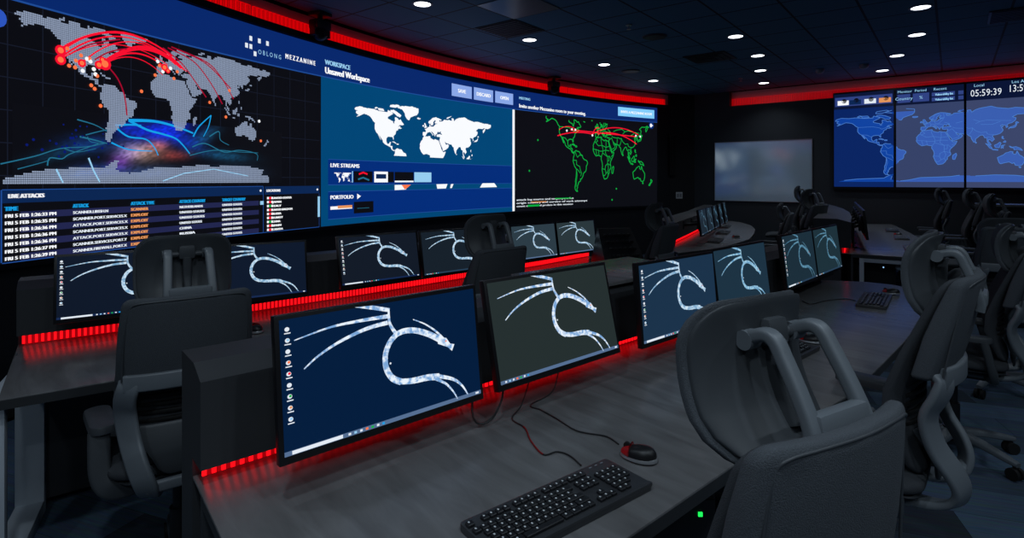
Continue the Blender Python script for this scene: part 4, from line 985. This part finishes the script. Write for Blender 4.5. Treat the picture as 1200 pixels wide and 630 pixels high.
# far counter at right picture edge
mb = MB(); t = thing('counter', 'dark counter edge at the right picture border behind the chairs', 'counter', (6.6, 7.2, 0)); inv = Matrix.Translation(-t.location)
mb.m(M['desk']); mb.prism([Vector(p+(0,)) for p in ((6.15, 7.25), (7.4, 6.6), (7.65, 7.05), (6.4, 7.7))], 1.13, 1.16, .004); o = mb.build('countertop', t); o.matrix_parent_inverse = inv
mb = MB().m(M['console']); mb.prism([Vector(p+(0,)) for p in ((6.19, 7.27), (7.38, 6.65), (7.6, 7.04), (6.42, 7.64))], 0, 1.1305); o = mb.build('counter_body', t); o.matrix_parent_inverse = inv

# monitors on the far desks
dk = scr('dim slate', 26, 38, 48); wq = wallpaper('wallpaper dragon far', rgb(50, 80, 100), rgb(85, 120, 140))
F4 = ['nearest of the five monitors on the small far desk', 'second of the five monitors on the small far desk', 'third of the five monitors on the small far desk', 'fourth of the five monitors on the small far desk', 'farthest of the five monitors on the small far desk']
for k in range(5):
    yaw = 62.5+.8*k; e = .52*k+.30
    p = Vector((1.774, 6.167))+Vector((math.cos(math.radians(62.5)), math.sin(math.radians(62.5))))*e+Vector((.886, -.462))*.22
    make_monitor(F4[k], p.x+.12, p.y+.05, .845, yaw, 8, .50, .30, False, dk if k < 2 else scr('dim dark', 13, 18, 24), wq if k < 2 else wpd, bar2, depth=.24, group='monitors on the small far desk')
F3 = ['nearest of the five monitors on the far right desk, seen edge on', 'second of the five monitors on the far right desk', 'third of the five monitors on the far right desk', 'fourth of the five monitors on the far right desk', 'farthest of the five monitors on the far right desk']
dirs3 = Vector((.50, .866)).normalized()
for k in range(5):
    p = Vector((3.72, 5.98))+dirs3*(.10+.55*k)+Vector((.83, -.56))*.10
    make_monitor(F3[k], p.x, p.y, .85, 60, 6, .53, .31, False, scr('off', 10, 12, 16), wpd, bar3, depth=.14, post=True, group='monitors on the far right desk')

# ------------------------------------------------------------------ keyboards and mice
def keyboard(label, loc, rz, keys, group):
    t = thing('keyboard', label, 'keyboard', loc, rz, group)
    mb = MB(); mb.m(mat('dark grey keyboard plastic', (.040, .043, .048, 1), .4)); mb.prism([Vector((x, y, 0)) for x, y in [(a, b) for a, b in rrect(.45, .152, .010)]], .001, .016, .003)
    mb.box((0, -.071, .014), (.446, .012, .010), None, .003); mb.m(M['redpl']); mb.box((0, .0758, .008), (.44, .0016, .004)); mb.build('body', t)
    ks = []
    kw = .0188
    def row(y, x0, n, w=kw): 
        for k in range(n): ks.append((x0+kw*k, y, w*.86, .0155))
    row(.050, -.213, 1); row(.050, -.175, 4); row(.050, -.090, 4); row(.050, -.005, 4)
    for r, (sh, n) in enumerate(((0, 13), (.010, 13), (.014, 12), (.022, 11))):
        y = .024-.0188*r; row(y, -.213+sh+(.006 if r else 0), n)
    y = -.0512
    for x, w in ((-.210, .022), (-.186, .022), (-.162, .022), (-.096, .10), (-.030, .022), (-.006, .022), (.018, .022), (.040, .018)): ks.append((x, y, w, .0155))
    ks += [(.034, .024, .034, .0155), (.036, -.0138, .030, .0155), (.034, -.0326, .036, .0155)]
    for r in range(3): row((.050, .024, .0052)[r], .074, 3)
    row(-.0326, .093, 1); row(-.0512, .074, 3)
    for r in range(4): row(.024-.0188*r, .142, 4 if r < 3 else 3)
    row(-.0512, .142, 2)
    def one(mb, kx, ky, w, d):
        mb.m(M['key']); mb.box((kx, ky, .0195), (w, d, .008), None, .0015, 1, None)
        mb.m(M['legend']); mb.mesh([(kx-w*.18-.0008, ky-.0005, .0237), (kx-w*.18+.0030, ky-.0005, .0237), (kx-w*.18+.0030, ky+.0042, .0237), (kx-w*.18-.0008, ky+.0042, .0237)], [(0, 1, 2, 3)])
    if keys:
        for q in ks[:98]:
            mb = MB(); one(mb, *q); mb.build('key', t, smooth=0)
        mb = MB()
        for q in ks[98:]: one(mb, *q)
        if ks[98:]: mb.build('keys', t, smooth=0)['kind'] = 'stuff'
    else:
        mb = MB()
        for q in ks: one(mb, *q)
        o = mb.build('keys', t, smooth=0); o['kind'] = 'stuff'
    mb = MB().m(M['trim'])
    for k in range(3): mb.box((.155+.02*k, .064, .0165), (.008, .003, .001))
    mb.build('indicator_panel', t)
    return t
DZ = .736
GK = 'keyboards on the desks'
kb = keyboard('black wired keyboard in the foreground of the front desk', (.112, 1.250, DZ), math.radians(37.3), True, GK)
k2 = keyboard('black keyboard half hidden behind the foreground chair headrest', (1.12, 2.32, DZ), math.radians(41), False, GK)
def kcopy(label, x, y, a):
    c = copy_tree(k2); c.location = (x, y, DZ); c.rotation_euler = (0, 0, math.radians(a)); c['label'] = label
kcopy('black keyboard on the rounded far end of the front desk', 2.21, 3.38, 52)
for (x, y), lab in zip(((2.46, 6.72), (2.95, 7.75), (3.35, 8.75)), ('nearest keyboard on the small far desk', 'middle keyboard on the small far desk', 'farthest keyboard on the small far desk')): kcopy(lab, x, y, 63)
for (x, y), lab in zip(((4.30, 5.95), (4.95, 7.05), (5.55, 8.1)), ('nearest keyboard on the far right desk', 'middle keyboard on the far right desk', 'farthest keyboard on the far right desk')): kcopy(lab, x, y, 57)

def mouse(label, loc, d, group='mice on the desks'):
    t = thing('mouse', label, 'mouse', loc, math.atan2(-d[0], d[1]), group)
    def shell(mb, z0, k, top):
        n = 24; L = []
        for j in range(7):
            a = j/6*PI/2; r = math.cos(a)**.6 if j < 6 else .02; zz = z0+(top)*math.sin(a)
            L.append([Vector((.030*k*r*math.cos(2*PI*i/n)*(1-.12*math.sin(2*PI*i/n)), .050*k*r*math.sin(2*PI*i/n)-.004*math.sin(a), zz+.006*math.sin(a)*(-math.sin(2*PI*i/n))*.6)) for i in range(n)])
        mb.loops(L)
    mb = MB().m(M['silver']); shell(mb, .004, 1.0, .016); mb.m(M['black']); mb.cyl((0, 0, .001), (0, 0, .006), .028); mb.build('base', t, smooth=50)
    mb = MB().m(M['black']); shell(mb, .012, .95, .024); mb.build('shell', t, smooth=50)
    mb = MB().m(M['redpl']); shell(mb, .0125, .97, .0245)
    for v in mb.bm.verts: v.co.y = max(v.co.y, .020) + .0012
    b_ = mb.build('button_cover', t, smooth=50)
    mb = MB().m(M['rubber']); mb.cyl((-.004, .032, .030), (.004, .032, .030), .009, n=16); mb.build('scroll_wheel', b_)
    return t
m1 = mouse('black and red wired mouse beside the foreground keyboard', (.336, 1.470, DZ), (-.87, .49))
def mcopy(label, x, y, d):
    c = copy_tree(m1); c.location = (x, y, DZ); c.rotation_euler = (0, 0, math.atan2(-d[0], d[1])); c['label'] = label
mcopy('red and black mouse seen behind the foreground headrest', 1.36, 2.53, (-.7, .7))
mcopy('dark mouse beside the keyboard on the front desk far end', 2.46, 3.60, (-.8, .6))
mcopy('dark mouse on the middle desk right of the nearest chair', -1.247, 2.70, (-.66, .75))
mcopy('dark mouse beside the nearest keyboard on the small far desk', 2.86, 7.08, (-.85, .5))
mcopy('dark mouse beside the middle keyboard on the far right desk', 5.16, 7.42, (-.85, .5))
mcopy('dark mouse beside the nearest keyboard on the far right desk', 4.60, 6.28, (-.85, .5))
# cables
def cable(label, pts, r=.0022, redpart=None, name='cable'):
    q = [Vector(p) for p in pts]; mb = MB().m(M['cable']); s = spline(q, 8); mb.tube(s, r, 6)
    if redpart:
        mb.m(M['redcable']); a, b = redpart; mb.tube(s[a:b], r*1.12, 6)
    tag(mb.build(name, smooth=60), label, 'cable')
cz = .7385
kp = [P(x, y, cz) for x, y in ((681, 545), (667.6, 533.6), (653, 529), (636.7, 532), (622, 516), (615, 501), (600, 490))]+[Vector((.03, 1.80, .745)), Vector((.06, 1.88, .80)), Vector((.10, 1.95, .90))]
cable('keyboard cord crossing the front desk, partly red', kp, redpart=(24, 42))
mp = [P(x, y, cz) for x, y in ((725, 520), (710.5, 511), (686.7, 507), (672, 502.6), (653, 490.7), (634, 480), (622, 474))]+[Vector((.14, 1.92, .745)), Vector((.17, 1.97, .82)), Vector((.20, 2.0, .90))]
cable('thin mouse cord running back under the second front monitor', mp)
cable('loop of black cable hanging under the gap of the first two front monitors', [(-.115, 1.72, .86), (-.12, 1.67, .78), (-.10, 1.655, .75), (-.06, 1.68, .755), (-.03, 1.73, .80), (-.03, 1.76, .87)], .0035)
cable('thin cord lying on the far end of the front desk', [P(x, y, cz) for x, y in ((1003, 352), (990, 350), (968, 352), (950, 356), (940, 352))], .0025)

# computer tower below the desks
def tower(label, loc, rz, led, group=None, size=(.19, .42, .42)):
    t = thing('computer_tower', label, 'computer', loc, rz, group); w, d, h = size
    mb = MB().m(M['black']); mb.box((0, 0, h/2), (w, d, h), None, .006); mb.build('case', t)
    mb = MB().m(M['bezel']); mb.box((0, -d/2-.006, h/2), (w*.94, .014, h*.96), None, .004)
    for k in range(7): mb.box((0, -d/2-.014, h*.15+.03*k), (w*.7, .004, .012))
    mb.build('front_panel', t)
    mb = MB().m(M[led]); mb.box((w*.25, -d/2-.015, h*.9), (.011, .004, .011)); mb.build('indicator_light', t)
    return t
q = P(820, 597, .58)
tower('black computer under the front desk with a green indicator light', (.462, 1.715, .140), math.radians(0), 'green_led', size=(.19, .40, .48))
tower('black computer under the far right desk with a blue indicator light', (3.85, 5.95, .02), math.radians(-32), 'blue_led', size=(.42, .40, .62))
tower('black computer under the small far desk with a blue indicator light', (2.15, 6.45, .02), math.radians(-20), 'blue_led', size=(.36, .40, .60))

# dark equipment console at the end of the middle desk
t = thing('equipment_console', 'black sloping equipment console at the right end of the middle desk', 'console', (.90, 4.95, .736), math.radians(14))
mb = MB().m(M['black']); mb.mesh([(-.16, -.2, 0), (.22, -.2, 0), (.22, .12, 0), (-.16, .12, 0), (-.16, -.2, .03), (.22, -.2, .03), (.22, .10, .30), (-.10, .10, .30), (.22, .12, .30), (-.10, .12, .30)], [(0, 3, 2, 1), (0, 1, 5, 4), (4, 5, 6, 7), (7, 6, 8, 9), (9, 8, 2, 3), (0, 4, 7, 9, 3), (1, 2, 8, 6, 5)]); mb.build('case', t, smooth=0)
for r in range(4):
    for k in range(6): mb = MB().m(M['key']); mb.box((-.06+.045*k, -.15+.06*r+.0, .085+.054*r), (.03, .02, .02), None, .003); mb.build('button', t)
mb = MB().m(M['green_led']); mb.cyl((-.145, -.2, .018), (-.145, -.205, .018), .006); mb.build('indicator_light', t)

# ------------------------------------------------------------------ office chair
def make_chair(label):
    t = thing('office_chair', label, 'office chair', (0, 0, 0))
    # base
    for k in range(5):
        a = 2*PI*k/5+.3; d = Vector((math.cos(a), math.sin(a), 0))
        mb = MB().m(M['frame']); mb.sweep([d*.03+Vector((0, 0, .115)), d*.15+Vector((0, 0, .105)), d*.27+Vector((0, 0, .085)), d*.315+Vector((0, 0, .078))], rrect(.052, .034, .010), scale=[1.1, 1, .8, .6]); leg = mb.build('base_leg', t)
        mb = MB().m(M['rubber']); s_ = d.cross(Vector((0, 0, 1))); c = d*.30+Vector((0, 0, .03))
        for sg in (-1, 1): mb.cyl(c+s_*(.008*sg), c+s_*(.026*sg), .03, n=20)
        mb.m(M['black']); mb.cyl(c, c+Vector((0, 0, .05)), .009); mb.box(c+Vector((0, 0, .02)), (.02, .02, .03)); mb.build('caster', leg)
    mb = MB().m(M['black']); mb.cyl((0, 0, .07), (0, 0, .14), .045); mb.cyl((0, 0, .14), (0, 0, .27), .032); mb.cyl((0, 0, .25), (0, 0, .43), .022); mb.build('gas_cylinder', t)
    up = []
    def part(mb, name, smooth=40): o = mb.build(name, t, smooth); up.append(o); return o
    mb = MB().m(M['black']); mb.box((0, -.02, .385), (.20, .30, .06), None, .015); mb.box((0, .0, .36), (.12, .12, .04), None, .01); part(mb, 'tilt_mechanism')
    # seat: slab lofted along y
    XS = Matrix(((1, 0, 0, 0), (0, 0, 1, 0), (0, 1, 0, 0), (0, 0, 0, 1)))
    mb = MB().m(M['seatfab']); mb.slab([(-.22, .455, .20, .055, .006), (-.10, .452, .245, .06, .012), (.05, .455, .255, .062, .010), (.18, .458, .25, .058, .004), (.27, .445, .235, .05, 0)], 3.4, 32, XS, .05, .05); part(mb, 'seat')
    mb = MB().m(M['shell']); mb.slab([(-.21, .422, .18, .022, .006), (.0, .418, .235, .024, .012), (.20, .425, .235, .022, .006), (.255, .42, .22, .02, 0)], 3, 28, XS, .04, .04); part(mb, 'seat_shell')
    # back
    mb = MB().m(M['seatfab'])
    mb.slab([(.48, -.215, .15, .035, .02), (.56, -.195, .175, .036, .035), (.64, -.18, .195, .036, .05), (.72, -.185, .202, .036, .05), (.82, -.215, .195, .036, .045), (.93, -.258, .182, .034, .04), (1.035, -.30, .168, .030, .035)], 4, 32, None, .04, .03); part(mb, 'backrest')
    mb = MB().m(M['fabric'])
    mb.slab([(.762, -.255, .200, .062, .046), (.88, -.285, .197, .066, .044), (.95, -.303, .193, .058, .040), (1.045, -.330, .183, .040, .035)], 6, 44, None, .026, .015); part(mb, 'back_upholstery')
    mb = MB().m(M['shell']); q = spline([Vector(p) for p in ((-.184, -.262, .78), (-.181, -.280, .88), (-.174, -.297, .96), (-.164, -.310, 1.012), (-.148, -.323, 1.030), (-.09, -.336, 1.034), (0, -.3445, 1.035), (.09, -.336, 1.034), (.148, -.323, 1.030), (.164, -.310, 1.012), (.174, -.297, .96), (.181, -.280, .88), (.184, -.262, .78))], 5)
    mb.tube(q, .0026, 8, ref=Vector((0, 1, 0))); part(mb, 'back_piping', 60)
    mb = MB().m(M['rubber'])
    for k in range(7):
        z = .615+.027*k; y = -.205-.10*max(0, z-.72)
        q = [Vector((x*.140, y+.035*x*x, z)) for x in [-1+j/5 for j in range(11)]]; mb.sweep(q, rrect(.014, .014, .004))
    part(mb, 'lumbar_ribs')
    mb = MB().m(M['shell']); mb.slab([(.445, -.245, .075, .014, .004), (.50, -.25, .10, .014, .010), (.56, -.238, .135, .014, .02), (.61, -.222, .16, .012, .03)], 4, 28, None, .01, .03); part(mb, 'lower_back_shell')
    # exoskeleton frame
    for s in (-1, 1):
        pts = [(.156*s, -.228, .805), (.165*s, -.262, .765), (.175*s, -.252, .72), (.172*s, -.228, .66), (.160*s, -.245, .58), (.142*s, -.285, .51), (.126*s, -.298, .46), (.112*s, -.275, .415), (.100*s, -.21, .392), (.09*s, -.10, .386), (.08*s, .0, .386)]
        q = spline([Vector(p) for p in pts], 4); refs = []
        for i in range(len(q)):
            f = i/(len(q)-1); k = max(0, min(1, (f-.62)/.2)); refs.append(Vector((s*.45, -.89, 0)).lerp(Vector((0, 0, -1)), k))
        mb = MB().m(M['frame']); mb.sweep(q, rrect(.066, .022, .009), refs=refs); part(mb, 'back_frame')
    mb = MB().m(M['frame']); q = [Vector((x*.178, -.296+.036*x*x, .772)) for x in [-1+j/6 for j in range(13)]]; mb.sweep(q, rrect(.020, .056, .007)); part(mb, 'frame_crossbar'); mb = MB().m(M['frame'])
    q = [Vector((x*.12, -.290, .437)) for x in (-1, -.5, 0, .5, 1)]; mb.sweep(q, rrect(.022, .036, .008)); part(mb, 'lower_crossbar')
    # arms
    for s in (-1, 1):
        mb = MB().m(M['shell']); q = spline([Vector((.10*s, -.13, .395)), Vector((.17*s, -.155, .398)), Vector((.215*s, -.16, .415)), Vector((.236*s, -.15, .46)), Vector((.240*s, -.135, .53)), Vector((.240*s, -.12, .590))], 5)
        mb.sweep(q, rrect(.062, .036, .013), ref=Vector((0, 1, 0)), scale=[.8+.2*min(1, i/8) for i in range(len(q))]); part(mb, 'arm_post')
        XA = Matrix.Translation((.236*s, -.04, .602)) @ rotz(-.10*s)
        mb = MB().m(M['shell']); mb.prism([Vector((a, b, 0)) for a, b in rrect(.080, .23, .036, 5)], -.013, .013, .008)
        bmesh.ops.transform(mb.bm, matrix=XA, verts=list(mb.bm.verts)); part(mb, 'arm_pad')
    # headrest
    hc = Vector((0, -.212, 1.10)); XH = Matrix.Translation(hc) @ Matrix.Rotation(math.radians(-8), 4, 'X')
    def hr(dy, th, k, mt, name):
        mb = MB().m(mt); rows = []
        for j in range(11):
            z = -.150+.280*j/10; y = .028-2.3*z*z+dy; hw = .150*k*(1-.10*max(0, -z/.150)**2)
            rows.append((z*k, y, hw, th, .044))
        mb.slab(rows, 6, 44, XH, .060*k, .10*k); return part(mb, name, 50)
    hr(.002, .020, 1.0, M['fabric'], 'headrest_cushion'); hr(-.012, .016, .945, M['shell'], 'headrest_shell')
    mb = MB().m(M['frame'])
    for s in (-1, 1):
        q = spline([Vector((.066*s, -.302, 1.02)), Vector((.065*s, -.304, 1.045)), Vector((.063*s, -.290, 1.09)), Vector((.061*s, -.270, 1.14)), Vector((.060*s, -.258, 1.166)), Vector((.059*s, -.240, 1.174)), Vector((.058*s, -.208, 1.166))], 5)
        mb.sweep(q, rrect(.022, .026, .007), ref=Vector((1, 0, 0)))
        mb.cyl((.046*s, -.207, 1.163), (.072*s, -.207, 1.163), .016, n=20)
    mb.box((0, -.306, 1.050), (.125, .026, .034), None, .009); part(mb, 'headrest_bracket')
    mb = MB().m(M['shell']); mb.box((0, -.203, 1.170), (.050, .044, .046), None, .010); mb.cyl((-.05, -.207, 1.163), (.05, -.207, 1.163), .010)
    q = spline([Vector((0, -.208, 1.155)), Vector((0, -.206, 1.12)), Vector((0, -.206, 1.08)), Vector((0, -.222, 1.02))], 4); mb.sweep(q, rrect(.046, .026, .008), ref=Vector((1, 0, 0))); part(mb, 'headrest_hinge')
    return t, [o.name for o in up]
chair0, upnames = make_chair('')
UPK = {n.split('.')[0] for n in upnames}
used = [0]
def place_chair(label, x, y, d, lift=0, tilt=0, drop=.035, upright=0):
    c = chair0 if not used[0] else copy_tree(chair0); used[0] = 1
    c.location = (x, y, 0); c.rotation_euler = (0, 0, math.atan2(-d[0], d[1])); c['label'] = label; c['group'] = 'office chairs'
    return c, lift, tilt, drop, upright
CH = [
 ('dark office chair seen from behind at the left end of the middle desk', -1.235, 2.06, (-.60, .80), .06),
 ('small dark office chair at the middle desk, seen above the second front monitor', -.25, 3.36, (-.663, .749), .05),
 ('large foreground office chair at lower right, its headrest over the front desk', .386, 1.023, (-.49, .872), .052, 0, .035, 8),
 ('office chair in side view at the front desk, right of the foreground chair', 1.075, 1.79, (-.75, .66), .17, 1, .075),
 ('office chair at the right picture edge, next beyond the side view chair', 2.40, 3.02, (-.78, .62), .08, 1, .060),
 ('office chair with pale back behind the right edge chair headrest', 3.42, 3.92, (.35, .94), .12, 10, .11),
 ('small office chair at the right end of the middle desk beside the equipment console', 1.12, 4.95, (-.8, .6), .05),
 ('nearest office chair at the small far desk, headrest against the whiteboard corner', 3.50, 6.85, (-.6, .8), .14),
 ('middle office chair at the small far desk, headrest high before the whiteboard', 4.30, 8.75, (-.9, .44), .16),
 ('farthest office chair at the small far desk, lowest of the three', 3.66, 7.95, (-.9, .44), -.03, 8),
 ('nearest office chair at the far right desk', 4.98, 6.05, (-.83, .56), .10),
 ('middle office chair at the far right desk', 5.65, 7.15, (-.83, .56), .14),
 ('farthest office chair at the far right desk', 6.2, 8.35, (-.83, .56), .14),
]
placed = [place_chair(*q) for q in CH]
for c, lf, dr, dp, upr in placed:
    for ch in c.children:
        if ch.name.split('.')[0] in UPK: ch.location.z += lf
        if dr == 1 and ch.name.startswith('headrest'): ch.location.y -= .032; ch.location.z -= dp
        elif dr and ch.name.startswith('headrest'):
            a = math.radians(dr); dy, dz = .10, .115; ch.location.z -= dp
            if 'bracket' in ch.name:
                by, bz = -.306, 1.05; ch.rotation_euler.x = -a
                ch.location.y += by-(by*math.cos(a)+bz*math.sin(a)); ch.location.z += bz-(-by*math.sin(a)+bz*math.cos(a))
            else:
                ch.location.y += dy*math.cos(a)+dz*math.sin(a)-dy; ch.location.z += dz*math.cos(a)-dy*math.sin(a)-dz

for c, lf, dr, dp, upr in placed:           # one chair has its back set more upright
    if upr:
        for ch in c.children:
            if ch.name.startswith(('back', 'lumbar', 'lower_', 'frame_cross', 'headrest')):
                pv = Vector((0, -.15, .42+lf)); R = Matrix.Rotation(-math.radians(upr), 3, 'X')
                ch.location = R @ (ch.location-pv)+pv; ch.rotation_euler.x -= math.radians(upr)
# ------------------------------------------------------------------ lights
w = bpy.data.worlds.new('world'); SC.world = w; w.use_nodes = True
w.node_tree.nodes['Background'].inputs[0].default_value = (.35, .45, .6, 1); w.node_tree.nodes['Background'].inputs[1].default_value = .0
def lamp(loc, power, size=.15, spread=150, col=(.78, .90, 1)):
    ld = bpy.data.lights.new('downlight_or_fill_lamp', 'AREA'); ld.shape = 'DISK'; ld.size = size; ld.energy = power; ld.color = col; ld.spread = math.radians(spread)
    o = bpy.data.objects.new('downlight_or_fill_lamp', ld); COL.objects.link(o); o.location = loc; return o
for c in LPOS: lamp(c-Vector((0, 0, .02)), 2.2, spread=120)
for x, y, p in ((-.5, .3, 9), (.9, .2, 8), (-1.6, 1.4, 4), (2.2, 1.0, 5), (3.4, 2.4, 5), (-1.0, -1.5, 12), (.9, -1.7, 12), (2.8, -.6, 9)): lamp((x, y, CEIL-.02), p, spread=150, col=(.74, .88, 1))  # unseen fill lamps added in the ceiling around and behind the camera
bpy.context.view_layer.update()
